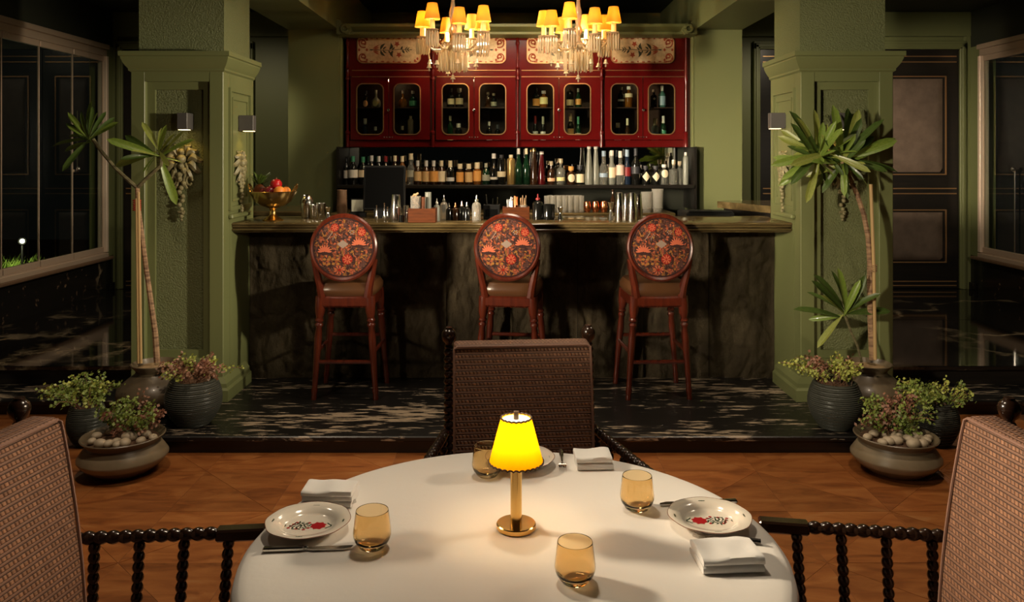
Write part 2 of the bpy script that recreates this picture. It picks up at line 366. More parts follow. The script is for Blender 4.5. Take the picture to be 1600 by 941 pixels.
def onyx():
    k = NT('olive_onyx_worktop'); a = k.noise(k.mapped((1.2, 5, 5)), 2.2, 6, .6, .4)
    k.link(k.ramp(a, [(.3, (.045, .030, .011)), (.5, (.11, .078, .032)), (.7, (.18, .13, .062))]), k.b.inputs['Base Color']); k.b.inputs['Roughness'].default_value = .12; return k.m
M['onyx'] = onyx()
def rough_stone():
    k = NT('dark_chiselled_slate'); a = k.noise(k.mapped((1, 1, .6)), 9, 8, .65); k.link(k.ramp(a, [(.3, (.026, .019, .010)), (.55, (.05, .038, .021)), (.75, (.078, .06, .034))]), k.b.inputs['Base Color'])
    k.b.inputs['Roughness'].default_value = .62; k.b.inputs['Specular IOR Level'].default_value = .12; k.bump(k.noise(k.mapped((1, 1, .6)), 16, 9, .7), .9, .022); return k.m
M['slate'] = rough_stone()
def terracotta():
    k = NT('terracotta_tile'); oi = k.node('ShaderNodeObjectInfo'); a = k.noise(k.node('ShaderNodeVectorMath', operation='ADD', i_0=k.mapped((1.3, 4, 1)), i_1=k.node('ShaderNodeVectorMath', operation='SCALE', i_0=(7, 3, 1), i_3=oi.outputs['Random']).outputs[0]).outputs[0], 3, 7, .62, .8)
    c = k.ramp(a, [(.30, (.17, .050, .012)), (.46, (.29, .092, .022)), (.60, (.37, .132, .034)), (.76, (.41, .19, .07))])
    hs = k.node('ShaderNodeHueSaturation', i_Color=c, i_Value=k.math('MULTIPLY_ADD', oi.outputs['Random'], .25, .88)); k.link(hs.outputs[0], k.b.inputs['Base Color'])
    k.b.inputs['Roughness'].default_value = .42; k.bump(k.noise(k.mapped((1, 3, 1)), 25, 5), .15, .002); return k.m
M['terracotta'] = terracotta(); M['grout'] = pm('tile_grout', (.27, .115, .05), .8)
def weave():
    k = NT('woven_rope_upholstery'); x, y, z = k.sep()
    v = k.math('MULTIPLY', k.math('ADD', z, y), 1/.0222); row = k.math('FLOOR', v); fv = k.math('FRACT', v)
    u = k.math('ADD', k.math('MULTIPLY_ADD', row, .37, k.math('MULTIPLY', x, 1/.0130)), k.math('MULTIPLY', fv, .45)); fu = k.math('FRACT', u)
    loop = k.math('POWER', k.math('SINE', k.math('MULTIPLY', fu, math.pi)), .6)
    grp = k.math('GREATER_THAN', k.math('FRACT', k.math('MULTIPLY', k.math('FLOOR', u), .3334)), .6)
    inl = k.ramp(fv, [(.36, 0.0), (.44, 1.0), (.86, 1.0), (.96, 0.0)]); cord = k.ramp(fv, [(.0, .1), (.04, .85), (.18, 1.0), (.33, .85), (.38, .1)])
    gap = k.math('MULTIPLY', loop, k.math('SUBTRACT', 1.0, k.math('MULTIPLY', grp, k.math('MULTIPLY', .6, k.math('SUBTRACT', 1.0, k.math('POWER', loop, 3.0))))))
    h = k.math('MAXIMUM', k.math('MULTIPLY', inl, gap), k.math('MULTIPLY', cord, .8))
    lc = k.ramp(gap, [(.10, (.085, .034, .018)), (.42, (.25, .112, .058)), (1.0, (.37, .18, .098))])
    wn = k.node('ShaderNodeTexWhiteNoise', noise_dimensions='2D', i_Vector=k.node('ShaderNodeCombineXYZ', i_0=k.math('FLOOR', u), i_1=row).outputs[0]).outputs[0]
    lc = k.mix(k.math('MULTIPLY', wn, .45), lc, (.08, .032, .016)); cc = k.ramp(cord, [(.1, (.02, .008, .006)), (.6, (.17, .082, .05)), (1, (.225, .112, .07))])
    k.link(k.mix(k.math('GREATER_THAN', fv, .38), cc, k.mix(inl, (.03, .013, .009), lc)), k.b.inputs['Base Color'])
    k.b.inputs['Roughness'].default_value = .6; k.bump(h, .8, .004); return k.m
M['weave'] = weave()
def floralfab():
    k = NT('floral_print_fabric'); d = k.node('ShaderNodeVectorMath', operation='MULTIPLY_ADD', i_0=k.node('ShaderNodeTexNoise', i_Vector=k.obj(), i_Scale=18.0).outputs[1], i_1=(.03, .03, .03), i_2=k.obj()).outputs[0]
    vo = k.node('ShaderNodeTexVoronoi', i_Vector=d, i_Scale=66.0); rn = k.sep(vo.outputs['Color'])[0]
    c = k.ramp(rn, [(0, (.03, .014, .012)), (.2, (.20, .05, .016)), (.42, (.28, .07, .03)), (.58, (.08, .036, .028)), (.7, (.22, .10, .018)), (.85, (.045, .015, .010))], 'CONSTANT')
    edge = k.node('ShaderNodeTexVoronoi', feature='DISTANCE_TO_EDGE', i_Vector=d, i_Scale=66.0).outputs[0]
    c = k.mix(k.ramp(edge, [(.04, 1.0), (.09, 0.0)]), c, (.045, .02, .02)); dot = k.node('ShaderNodeTexVoronoi', i_Vector=d, i_Scale=150.0).outputs['Distance']
    c = k.mix(k.ramp(dot, [(.12, .55), (.24, 0.0)]), c, (.5, .3, .18)); k.link(c, k.b.inputs['Base Color']); k.b.inputs['Roughness'].default_value = .8; k.b.inputs['Specular IOR Level'].default_value = .1; return k.m
M['floral'] = floralfab()
M['fl_salmon'] = pm('print_salmon', (.42, .11, .055), .8, spec=.1); M['fl_red'] = pm('print_red', (.22, .016, .010), .8, spec=.1); M['fl_grey'] = pm('print_grey_lace', (.22, .17, .14), .8, spec=.1); M['fl_dark'] = pm('print_dark', (.035, .016, .015), .8, spec=.1); M['fl_ochre'] = pm('print_ochre', (.28, .13, .03), .8, spec=.1)
# ================================================================ SETTING
G = M['green']
# --- dining floor: square terracotta tiles each cut along a diagonal
fl = sroot('floor')
MB().box(-4.27, 4.91, -1.2, 5.3, -.06, -.0012).build('screed', M['grout'], fl, 0)
ts = .48; gp = .0006
def tri_mesh(p):
    c = Vector((sum(q[0] for q in p)/3, sum(q[1] for q in p)/3)); q = [(Vector(a)-c)*(1-gp*2/.2)+c for a in p]
    m = MB().prism([(a.x, a.y) for a in q], -.012, 0).mesh('tile_half', 0); m.materials.append(M['terracotta']); return m
h = ts/2
tris = [tri_mesh(((-h, -h), (h, -h), (h, h))), tri_mesh(((-h, -h), (h, h), (-h, h))), tri_mesh(((-h, -h), (h, -h), (-h, h))), tri_mesh(((h, -h), (h, h), (-h, h)))]
for i in range(-6, 9):
    for j in range(-5, 3):
        x = -1.12+.24+ts*i; y = 3.78+.24+ts*j
        if x > 4.6 or x < -4 or (y > 5.1): continue
        k = 2*((i+j) % 2)
        for a in (0, 1): put('floor_tile', tris[k+a], fl, T(x, y, rnd.uniform(-.0006, .0006)))
MB().box(-4.27, 4.91, -1.2, 1.37, -.012, -.001).build('floor_infill', M['terracotta'], fl, 0)
# --- marble bar platform and side steps
pl = sroot('bar_platform')
MB().box(-2.30, 2.30, 4.53, 6.3, 0, .07).build('riser', M['blackwood'], pl)
MB().box(-2.32, 2.32, 4.50, 6.3, .07, .10, b=.006).build('platform_slab', M['marble_streak'], pl)
MB().box(-2.2, 2.2, 6.3, 8.7, 0, .06).build('service_floor', M['black'], pl)
for nm, x0, x1, sx in (('floor_upper', -4.27, -2.36, -1), ('floor_upper', 2.36, 4.91, 1)):
    f2 = sroot(nm)
    MB().box(x0, x1, 5.2, 5.6, 0, .07).build('riser', M['blackwood'], f2); MB().box(x0, x1, 5.16, 5.6, .07, .10, b=.006).build('tread_slab', M['marble_streak'], f2)
    MB().box(x0, x1, 5.54, 8.8, .05, .205).build('upper_riser', M['blackwood'], f2)
    MB().box(x0, x1, 5.49, 7.05, .205, .235, b=.005).build('marble_slab', M['marble_floor'], f2)
    MB().box(x0, x1, 7.055, 8.8, .205, .235, b=.002).build('marble_slab', M['marble_floor'], f2)
# --- walls
wb = sroot('wall_back'); YB = 8.75; GB = M['greenback']
MB().box(-4.43, 5.1, YB, YB+.15, -.1, 3.3).build('wall_panel', GB, wb, 0)
for x0, x1 in ((-4.27, -1.7), (1.7, 4.91)): MB().box(x0, x1, YB-.06, YB, 2.94, 3.2, b=.004).build('header_beam', GB, wb)
for x0, x1 in ((-4.27, -4.235), (4.86, 4.91)): MB().box(x0, x1, YB-.05, YB, .235, 2.94).build('corner_trim', GB, wb)
for nm, X, s, yn in (('wall_left', -4.27, -1, 3.0), ('wall_right', 4.91, 1, 3.0)):
    w = sroot(nm)
    MB().box(X, X+s*.16, yn, YB, .0, .565).build('marble_dado', M['marble_wall'], w)
    MB().box(X-s*.05, X+s*.18, yn, YB-.12, .565, .60, b=.008).build('wood_ledge', M['sill'], w)
    MB().box(X, X+s*.16, yn, YB, 2.82, 3.3).build('upper_wall', M['dark_ceiling'], w, 0)
    MB().box(X, X+s*.16, 8.52, YB, .6, 2.82).build('end_wall', GB, w, 0)
    MB().box(X-s*.02, X+.001*s, YB-.16, YB, .235, .31, b=.004).build('plinth_block', M['marble_wall'], w)
    MB().box(X, X+s*.16, -1.2, yn, 0, 3.3).build('near_wall', GB, w, 0)
# --- folding glass windows
for wi, (X, s, js) in enumerate(((-4.27, -1, (3.0, 3.9, 4.7, 5.4, 6.1, 6.79, 7.33, 7.89, 8.47)), (4.91, 1, (3.0, 4.0, 5.0, 6.0, 6.9, 7.7, 8.45)))):
    w = sroot('window_%d' % (wi+1)); y0, y1 = js[0], js[-1]
    a = X-s*.045; b_ = X+s*.05
    MB().box(a, b_, y0, y1+.05, .60, .645, b=.004).box(a+s*.012, b_, y0, y1+.05, .645, .655).build('bottom_track', M['alu'], w)
    MB().box(a+s*.02, b_, y0, y1+.05, 2.70, 2.77, b=.004).box(a-s*.01, b_, y0, y1+.05, 2.77, 2.82, b=.004).build('head_track', M['alu'], w)
    MB().box(a, b_, y1, y1+.045, .655, 2.70, b=.003).build('end_jamb', M['alu_light'], w)
    for i in range(len(js)-1):
        p0, p1 = js[i]+.006, js[i+1]-.006; sh = sroot('sash'); sh.parent = w; del sh['kind']
        MB().box(X-.005, X+.005, p0, p1, .70, 2.655).build('glass_pane', M['pane'], sh, 0)
        MB().box(a+s*.025, X+s*.02, p0, p1, .655, .71, b=.003).build('bottom_rail', M['alu'], sh); MB().box(a+s*.03, X+s*.02, p0, p1, 2.645, 2.70, b=.003).build('top_rail', M['alu'], sh)
        MB().box(X-.007, X+.007, p1-.001, p1+.010, .70, 2.655).build('edge_strip', M['alu'], sh)
    hy = 7.89 if s < 0 else 7.86
    MB().tube([(X-s*.03, hy+.03, 1.53 if s < 0 else .72), (X-s*.03, hy+.03, 2.1 if s < 0 else 1.53)], .008, 8).box(X-s*.035, X, hy+.01, hy+.05, 1.50, 1.525).sph((X-s*.045, hy+.03, 1.53), .02).build('bolt_handle', M['steel'], w)
# --- panelled double doors in the back wall
def door(n, x0, x1, leaves):
    d = sroot('door_%d' % n); zt = 2.80; yf = YB-.045
    for xa, xb in ((x0-.07, x0), (x1, x1+.07)): MB().box(xa, xb, YB-.07, YB, .235, zt+.07, b=.006).box(xa+.02, xb-.02, YB-.082, YB-.06, .235, zt+.05, b=.004).build('door_jamb', GB, d)
    MB().box(x0-.07, x1+.07, YB-.07, YB, zt, zt+.09, b=.006).box(x0-.05, x1+.05, YB-.082, YB-.06, zt+.02, zt+.06, b=.004).build('door_head', GB, d)
    for xa, xb in leaves:
        lf = sroot('door_leaf'); lf.parent = d; del lf['kind']
        MB().box(xa, xb-.004, yf, YB, .24, zt, b=.003).build('leaf_board', M['blackwood'], lf)
        for za, zb in ((1.455, 2.515), (.515, 1.085)):
            f = rrect(xa+.14, xb-.14, za, zb, .004, 1); g = rrect(xa+.152, xb-.152, za+.012, zb-.012, .004, 1)
            MB().ring(f, g, 0, .012, T(0, yf, 0) @ RX(90)).build('gold_bead', M['gold'], lf)
            p = lambda u, v, xa=xa, xb=xb, za=za, zb=zb: (xa+.18+(xb-xa-.36)*u, yf-.022*min(1, 8*min(u, 1-u)*1.2, 8*min(v, 1-v)*1.2)**.5, za+.03+(zb-za-.06)*v)
            MB().grid(p, 24, 24).build('leather_panel', M['leather'], lf)
        for z in (2.725, 2.665, 1.31, 1.255, .315, .27): MB().box(xa+.03, xb-.03, yf-.006, yf, z-.006, z+.006, b=.002).build('gold_bead', M['gold'], lf)
door(1, -4.165, -2.84, ((-4.165, -3.50), (-3.50, -2.84))); door(2, 2.655, 4.79, ((2.655, 3.72), (3.72, 4.79)))
# --- ceiling and beams
ce = sroot('ceiling')
MB().box(-4.4, 5.1, -1.2, 8.9, 3.2, 3.3).build('ceiling_slab', M['dark_ceiling'], ce, 0)
CLX = (-1.955, -1.514); CRX = (1.597, 2.01)
for i, (x0, x1) in enumerate((CLX, CRX)):
    t = sroot('trim_%d' % (i+1)); s = 1 if i == 0 else -1
    MB().box(x0, x1, 7.10, 8.75, 0, 2.76).build('column_shaft', M['greenback'], t); xi = x1 if i == 0 else x0
    MB().box(xi-.001, xi+s*.02, 7.13, 7.2, 1.0, 2.76, b=.003).build('column_bead', G, t)
    MB().box(x0, x1, 5.76, 8.75, 2.76, 3.2).build('ceiling_beam', M['greenback'], t)
    # scrolled bracket under the beam end beside the cabinets
    sc = [(.0, .0), (.10, .0), (.13, .03), (.12, .07), (.09, .09), (.05, .08), (.03, .12), (.0, .13)]
    MB().prism(sc, -.05, .05, T(xi, 7.06, 2.71) @ RZ(0 if i == 0 else 180) @ RX(90)).tube([(s*.075+.03*s*math.cos(a), 0, .045+.03*math.sin(a)) for a in [k*.6 for k in range(11)]], .014, 6, T(xi, 7.0, 2.71)).build('scroll_bracket', G, t)
t = sroot('trim_3')
prof = [(7.1, 2.70), (7.06, 2.715), (7.06, 2.735), (7.09, 2.74), (7.02, 2.775), (7.02, 2.80), (7.3, 2.80), (7.3, 2.70)]
MB().sweep(prof, CLX[1], CRX[0]).build('cornice_moulding', G, t)
MB().box(CLX[1], CRX[0], 7.5, 7.6, 0, 2.72).build('service_wall', M['dark_ceiling'], t, 0)
# --- two panelled pillars
def pillar(sx):
    p = sroot('pillar'); xi, xo = sx*1.84, sx*2.43; y0, y1 = 5.18, 5.78; zt = 2.30; x0, x1 = min(xi, xo), max(xi, xo); cx = (x0+x1)/2
    MB().box(x0+.02, x1-.02, 5.25, 5.76, .1, 3.2).build('stucco_core', M['stucco'], p)
    # front frame around the deep recessed panel
    fx0, fx1, fz0, fz1 = x0+.09, x1-.09, .36, 2.13
    MB().box(x0, fx0, y0, 5.30, .1, zt, b=.004).build('frame_stile', G, p); MB().box(fx1, x1, y0, 5.30, .1, zt, b=.004).build('frame_stile', G, p)
    MB().box(fx0, fx1, y0, 5.30, fz1, zt).build('frame_rail', G, p); MB().box(fx0, fx1, y0, 5.30, .1, fz0).build('frame_rail', G, p)
    o = rrect(fx0-.001, fx1+.001, fz0-.001, fz1+.001, .002, 1); n = rrect(fx0+.05, fx1-.05, fz0+.05, fz1-.05, .002, 1)
    MB().ring(o, n, -5.235, -5.215, RX(90)).build('step_moulding', G, p)
    # side lining facing the bar, with a raised panel
    for xs, sg in ((xi, -sx), (xo, sx)):
        MB().box(xs, xs-sg*.03, 5.30, y1, .1, zt).build('side_lining', G, p)
        o = rrect(5.27, 5.70, 1.30, 2.10, .003, 1); n = rrect(5.295, 5.675, 1.325, 2.075, .003, 1)
        o2 = rrect(5.33, 5.64, 1.36, 2.04, .003, 1); n2 = rrect(5.345, 5.625, 1.375, 2.025, .003, 1)
        Mx = Matrix(((0, 0, sg, xs), (1, 0, 0, 0), (0, 1, 0, 0), (0, 0, 0, 1)))
        MB().ring(o, n, -.002, .016, Mx).build('side_panel_bead', G, p); MB().ring(o2, n2, -.002, .010, Mx).build('side_panel_bead', G, p)
        MB().box(xs-sg*.001, xs+sg*.03, 5.27, 5.66, 1.245, 1.275, b=.008).build('side_ledge', G, p)
    # cornice: mitred stack of stepped slabs, and a base moulding
    c = MB(); b = MB()
    def ringstack(mb, prof):
        vs = []; 
        for e, z in prof: vs += [(x0-e, y0-e, z), (x1+e, y0-e, z), (x1+e, (5.6 if z < .3 else y1+e*.2), z), (x0-e, (5.6 if z < .3 else y1+e*.2), z)]
        fs = [(4*i+k, 4*i+(k+1) % 4, 4*i+4+(k+1) % 4, 4*i+4+k) for i in range(len(prof)-1) for k in range(4)]+[(3, 2, 1, 0), tuple(4*(len(prof)-1)+k for k in range(4))]
        mb.add(vs, fs)
    ringstack(c, [(0, 2.19), (.012, 2.20), (.012, 2.212), (.022, 2.225), (.034, 2.245), (.044, 2.27), (.046, 2.275), (.046, 2.285), (.056, 2.29), (.056, 2.318)])
    ringstack(b, [(.045, .1), (.045, .17), (.032, .185), (.030, .21), (.012, .235), (0, .245)])
    c.build('cornice', G, p, 15); b.build('base_moulding', G, p, 15)
    return p
pillar(-1); pillar(1)
# ================================================================ BAR
bar = thing('bar_counter', 'long bar counter with dark chiselled stone front and olive stone worktop', 'bar counter', (0, 5.66, .1))
pf = [(-.32, 1.085), (-.325, 1.072), (-.318, 1.062), (-.305, 1.058), (-.328, 1.050), (-.332, 1.040), (-.322, 1.028), (-.300, 1.022), (-.300, 1.012), (-.22, 1.012), (.28, 1.02), (.28, 1.117), (-.312, 1.117), (-.33, 1.108), (-.334, 1.098)]
MB().sweep([(y, 1.117-(1.117-z)*.62) for y, z in pf], -1.838, 1.838).build('worktop', M['onyx'], bar, 50)
MB().box(-1.838, 1.838, .06, .26, 0, 1.03).build('carcass', M['black'], bar)
nsl = 8; wsl = 3.676/nsl
for i in range(nsl):
    xa = -1.838+i*wsl+.0015; xb = xa+wsl-.003
    def st(u, v, i=i, xa=xa, xb=xb):
        x = xa+(xb-xa)*u; z = 1.03*v
        wp = mnoise.noise(Vector((x*4, z*4, i)))*.5; q = Vector((x*7.5+i*3.7+wp, 1.7*i, z*3.2+wp*1.3+.6*mnoise.noise(Vector((x*9, i, z*9))))); c = mnoise.voronoi(q)[0]; d = (min(c[1]-c[0], .5)*.03-.012)+.020*mnoise.noise(Vector((x*5, i, z*2.5)))+.007*mnoise.noise(Vector((x*24, i, z*14)))+.003*mnoise.noise(Vector((x*60, i, z*40)))
        e = min(u, 1-u)*wsl/.02; return (x, .03-max(-.03, min(.05, d*1.15))*min(1, .35+e), z)
    MB().grid(st, 56, 110).build('stone_slab', M['slate'], bar, 180)
# back counter
bc = thing('back_counter', 'back bar counter with olive stone top under the bottle shelf', 'counter', (0, 7.1, .06))
MB().box(-1.50, 1.35, -.42, .39, 1.085, 1.128, b=.012).build('worktop', M['onyx'], bc); MB().box(-1.49, 1.33, -.36, .39, 0, 1.085).build('carcass', M['black'], bc)
# hinged side flap and left return
fp = thing('flap_counter', 'hinged stone counter flap resting at right end of the bar', 'counter flap', (1.95, 6.35, 1.2))
MB().prism([(-.13, .62), (-.22, .50), (.02, -.18), (.30, -.26), (.42, .62)], .02, .075).build('flap_top', M['onyx'], fp); MB().prism([(-.10, .58), (-.17, .49), (.05, -.13), (.28, -.2), (.39, .58)], -1.1, .02).build('flap_base', M['blackwood'], fp)
fr = thing('return_counter', 'low stone return counter behind the brass fruit bowl', 'counter', (-2.0, 6.5, .06))
MB().box(-.30, .42, -.25, .5, 1.13, 1.17, b=.01).build('worktop', M['onyx'], fr); MB().box(-.28, .40, -.2, .48, 0, 1.13).build('carcass', M['blackwood'], fr)
# black work sink unit by the flap
ws = thing('drip_tray', 'black drip tray set behind the worktop beside the hinged flap', 'tray', (1.52, 6.2, 0))
MB().box(-.22, .14, -.15, .2, 1.0, 1.235, b=.01).build('tray_body', M['black'], ws); MB().tube([(-.2, -.14, 1.24), (.12, -.14, 1.24)], .006, 6).build('rail', M['black'], ws)
# --- mirror, bottle shelf
mr = thing('bar_mirror', 'dark mirror behind the row of bottles on the bar shelf', 'mirror', (0, 7.47, 1.41))
MB().box(-1.50, 1.50, 0, .02, 0, .34).build('mirror_glass', M['mirror'], mr, 0); MB().box(-1.52, 1.52, .021, .03, -.01, .35).build('backing', M['black'], mr)
sh = thing('bottle_shelf', 'long black shelf holding the row of bottles under the red cabinets', 'shelf', (0, 7.0, 1.376))
MB().box(-1.51, 1.575, 0, .46, 0, .030, b=.005).build('shelf_board', M['blackwood'], sh)
for x in (-1.505, 1.585): MB().box(x-.012, x+.012, .02, .46, -.185, .36).build('shelf_cheek', M['blackwood'], sh)
# --- four red glazed wall cabinets
YC = 7.2; sC = FPX/YC
def cabinet_proto():
    w = 131.5/sC; c = thing('wall_cabinet', '', 'cabinet', (0, YC, 1.735), 0, 'red glazed cabinets over the bar')
    zt = 1.04; red = M['cabred']
    def zz(y): return wz(y, YC)-1.735
    def xx(p): return p/sC
    MB().box(.008, w-.008, .28, .30, 0, zt).box(.008, .024, .02, .28, 0, zt).box(w-.024, w-.008, .02, .28, 0, zt).box(.024, w-.024, .02, .28, 0, .05).box(.024, w-.024, .02, .28, zz(119), zz(117)).build('carcass', M['cabin'], c, 0)
    MB().box(.024, w-.024, .03, .28, zz(168.8), zz(167.2)).build('inner_shelf', M['cabin'], c, 0)
    MB().box(.006, w-.006, -.005, .02, -.0, zz(219), b=.004).build('bottom_rail', red, c)
    MB().box(.006, w-.006, -.0, .02, zz(119.5), zt).build('frieze_board', red, c)
    for y in (110, 120): MB().box(.03, w-.02, -.008, .002, zz(y)-.004, zz(y)+.004, b=.002).build('gold_line', M['gold'], c)
    # floral panel
    fpn = MB().prism(rrect(xx(14.5), xx(112), zz(98.5), zz(58), .05), 0, .008, RX(90)).build('floral_panel', M['ivory'], c)
    MB().ring(rrect(xx(13.5), xx(113), zz(99.4), zz(57), .054), rrect(xx(15), xx(111.5), zz(98), zz(58.5), .048), 0, .014, RX(90)).build('gold_bead', M['gold'], fpn)
    h = -.0085; P = lambda px, py: (xx(px), h, zz(py))
    def blade(mb, a, b, wd, cv=0):
        a = Vector(a); b = Vector(b); d = b-a; n = Vector((-d.z, 0, d.x)).normalized(); L = []; Rr = []
        for k in range(7):
            t = k/6; m = a+d*t+n*cv*math.sin(math.pi*t)*d.length; q = wd*math.sin(math.pi*t**.8); L.append(m+n*q); Rr.append(m-n*q)
        pts = L+Rr[::-1][1:-1]; mb.add([(p.x, h, p.z) for p in pts]+[(p.x, h+.003, p.z) for p in pts], [tuple(range(len(pts))), tuple(range(len(pts), 2*len(pts)))[::-1]])
    gm = MB(); rm = MB()
    gm.tube([P(34, 78), P(60, 79), P(80, 77.5), P(97, 78)], .0026, 5)
    for bx, by, tx, ty, wd, cv in ((50, 78, 58, 68, 5, .12), (54, 78, 60, 73, 3, .1), (50, 79, 58, 88, 5, -.12), (54, 79, 60, 83, 3, -.1), (64, 78, 66, 67, 6, -.25), (68, 78, 73, 74, 3, 0), (63, 79, 65, 84, 3, 0), (70, 79, 70, 90, 6, -.28), (82, 78, 85, 72, 4, 0), (84, 78, 88, 84, 4, 0), (88, 78, 93, 73, 2, 0), (91, 78, 96, 74, 2, 0), (89, 78, 93, 83, 2, 0), (92, 78, 96, 81, 2, 0), (96, 78, 100, 78, 2, 0), (33, 78, 40, 78, 3, 0)):
        blade(gm, P(bx, by), P(tx, ty), wd*.0022, cv)
    gm.build('leaf_spray', M['paint_green'], fpn, 0)['kind'] = 'stuff'
    def flower(x, y, r, n=5):
        pts = [P(x+(r if k % 2 == 0 else r*.5)*math.cos(math.pi*k/n+.3), y+(r if k % 2 == 0 else r*.5)*math.sin(math.pi*k/n+.3)) for k in range(2*n)]
        rm.add(pts+[P(x, y)], [(k, (k+1) % (2*n), 2*n) for k in range(2*n)])
    flower(76, 69, 5); flower(79, 86, 5)
    for dy in (-6, -3, 0, 3, 6): blade(rm, P(48, 78+dy*1.2), P(38, 78+dy*.35), .006)
    for cy in (67, 89):          # scroll border
        for r0, sgn in ((8, 1), (4.5, -1)): rm.tube([P(23+r0*(1-a/9)*math.cos(a*sgn+1), cy+r0*(1-a/9)*math.sin(a*sgn+1)) for a in [.5*k for k in range(14)]], .0052, 4)
    for y in (59.8, 96.4):
        for k in range(11): rm.sph(P(19+k*8.6, y+(.8 if k % 2 else 0)), (.016 if k % 3 else .009, .002, .006), 6, 4)
    for x, y in ((17, 64), (17, 78), (17, 92), (29, 62), (29, 78), (29, 94), (108, 92), (104, 95), (109, 66)): rm.sph(P(x, y), (.010, .002, .013), 6, 4)
    rm.build('red_scrollwork', M['paint_red'], fpn, 0)['kind'] = 'stuff'
    # two doors
    for k, (a, b, oa, ob) in enumerate(((4, 63, 14, 55), (64, 128, 72, 112.5))):
        z0, z1 = zz(218.5), zz(121); o = rrect(xx(a), xx(b), z0, z1, .002, 1)
        op = rrect(xx(oa), xx(ob), zz(210), zz(131.5), .052, 6); q = []
        outer = []
        for (px_, pz_) in op:       # project opening points outwards to the door rectangle so the face is one ring
            ux = (px_-xx((oa+ob)/2))/(xx(ob-oa)/2); uz = (pz_-(zz(210)+zz(131.5))/2)/((zz(131.5)-zz(210))/2); m = max(abs(ux), abs(uz)); ux /= m; uz /= m
            outer.append((xx(a) if ux < -.999 else xx(b) if ux > .999 else xx((oa+ob)/2)+ux*xx(ob-oa)/2, z0 if uz < -.999 else z1 if uz > .999 else (zz(210)+zz(131.5))/2+uz*(zz(131.5)-zz(210))/2))
        for ci, cxy in enumerate(((xx(b), z1), (xx(a), z1), (xx(a), z0), (xx(b), z0))): outer[ci*7+3] = cxy
        d = MB().ring(outer, op, 0, .022, RX(90)).build('door', red, c, 30)
        MB().ring(rrect(xx(oa)-.006, xx(ob)+.006, zz(210)-.006, zz(131.5)+.006, .058), rrect(xx(oa)+.003, xx(ob)-.003, zz(210)+.003, zz(131.5)-.003, .049), .018, .030, RX(90)).build('gold_bead', M['gold'], d)
        MB().prism(rrect(xx(oa), xx(ob), zz(210), zz(131.5), .05), .006, .009, RX(90)).build('door_pane', M['cabpane'], d, 0)
        kx = xx(58.5) if k == 0 else xx(67)
        if k == 0: MB().lathe([(0, 0), (.006, 0), (.005, .012), (.012, .018), (.012, .026), (0, .03)], 10, T(xx(63.5), -.022, zz(172.5)) @ RX(90)).build('knob', M['steel'], d)
        for dx in (-2, 2): MB().sph((kx+xx(dx), -.022, zz(214.5)), .006, 8, 5).build('catch', M['steel'], d)
    MB().sph((xx(63.5), -.012, zz(121.5)), .007, 8, 5).build('top_stud', M['steel'], c)
    # turned half column on the left edge
    zs = [(.0, zz(230)), (.016, zz(230)), (.016, zz(210)), (.022, zz(209)), (.022, zz(206)), (.011, zz(204)), (.010, zz(170)), (.012, zz(126)), (.020, zz(125)), (.020, zz(122)), (.012, zz(120)), (.017, zz(115)), (.012, zz(109)), (.020, zz(107)), (.012, zz(105)), (.010, zz(72)), (.018, zz(70)), (.018, zz(66)), (.012, zz(64)), (.012, zt), (0, zt)]
    MB().lathe(zs, 12, T(-.004, -.022, 0)).build('turned_column', red, c)
    return c
cab = cabinet_proto()
cab['label'] = 'red glazed cabinet at the far left over the bar, beside the green column'
cab.location.x = wx(545, YC)
for i, (x, l) in enumerate(((678, 'second red glazed cabinet from the left, partly behind the left chandelier'), (810, 'third red glazed cabinet from the left, partly behind the right chandelier'), (941, 'red glazed cabinet at the far right over the bar, most brightly lit'))):
    dup(cab, (wx(x, YC), YC, 1.735), 0, l)
# mirror the floral panels of the second and fourth unit so the scroll end is outermost
for c in [o for o in COL.objects if o.name.startswith('wall_cabinet') and o.parent is None]:
    if abs(c.location.x-wx(678, YC)) < .01 or abs(c.location.x-wx(941, YC)) < .01:
        for ch in c.children:
            if ch.name.startswith('floral_panel'): ch.matrix_local = T(2*(63.3/sC), 0, 0) @ Matrix.Diagonal((-1, 1, 1, 1))
ep = thing('cabinet_end_panel', 'dark red end panel with half column at right of the cabinet row', 'panel', (wx(1072.5, YC), YC, 1.735))
MB().box(0, .075, .0, .28, 0, 1.04).build('end_board', M['cabred'], ep)
MB().lathe([(0, 0), (.02, 0), (.02, .12), (.026, .13), (.014, .14), (.012, .55), (.02, .6), (.014, .68), (.012, 1.04), (0, 1.04)], 12, T(-.004, -.022, 0)).build('turned_column', M['cabred'], ep)
for i, x in enumerate((545, 678, 810, 941)): point('cabinet_fill', (wx(x+65.7, YC), YC+.10, 1.735+.60), .28, (1, .66, .34), .01)  # fill added inside each cabinet so its bottles show up
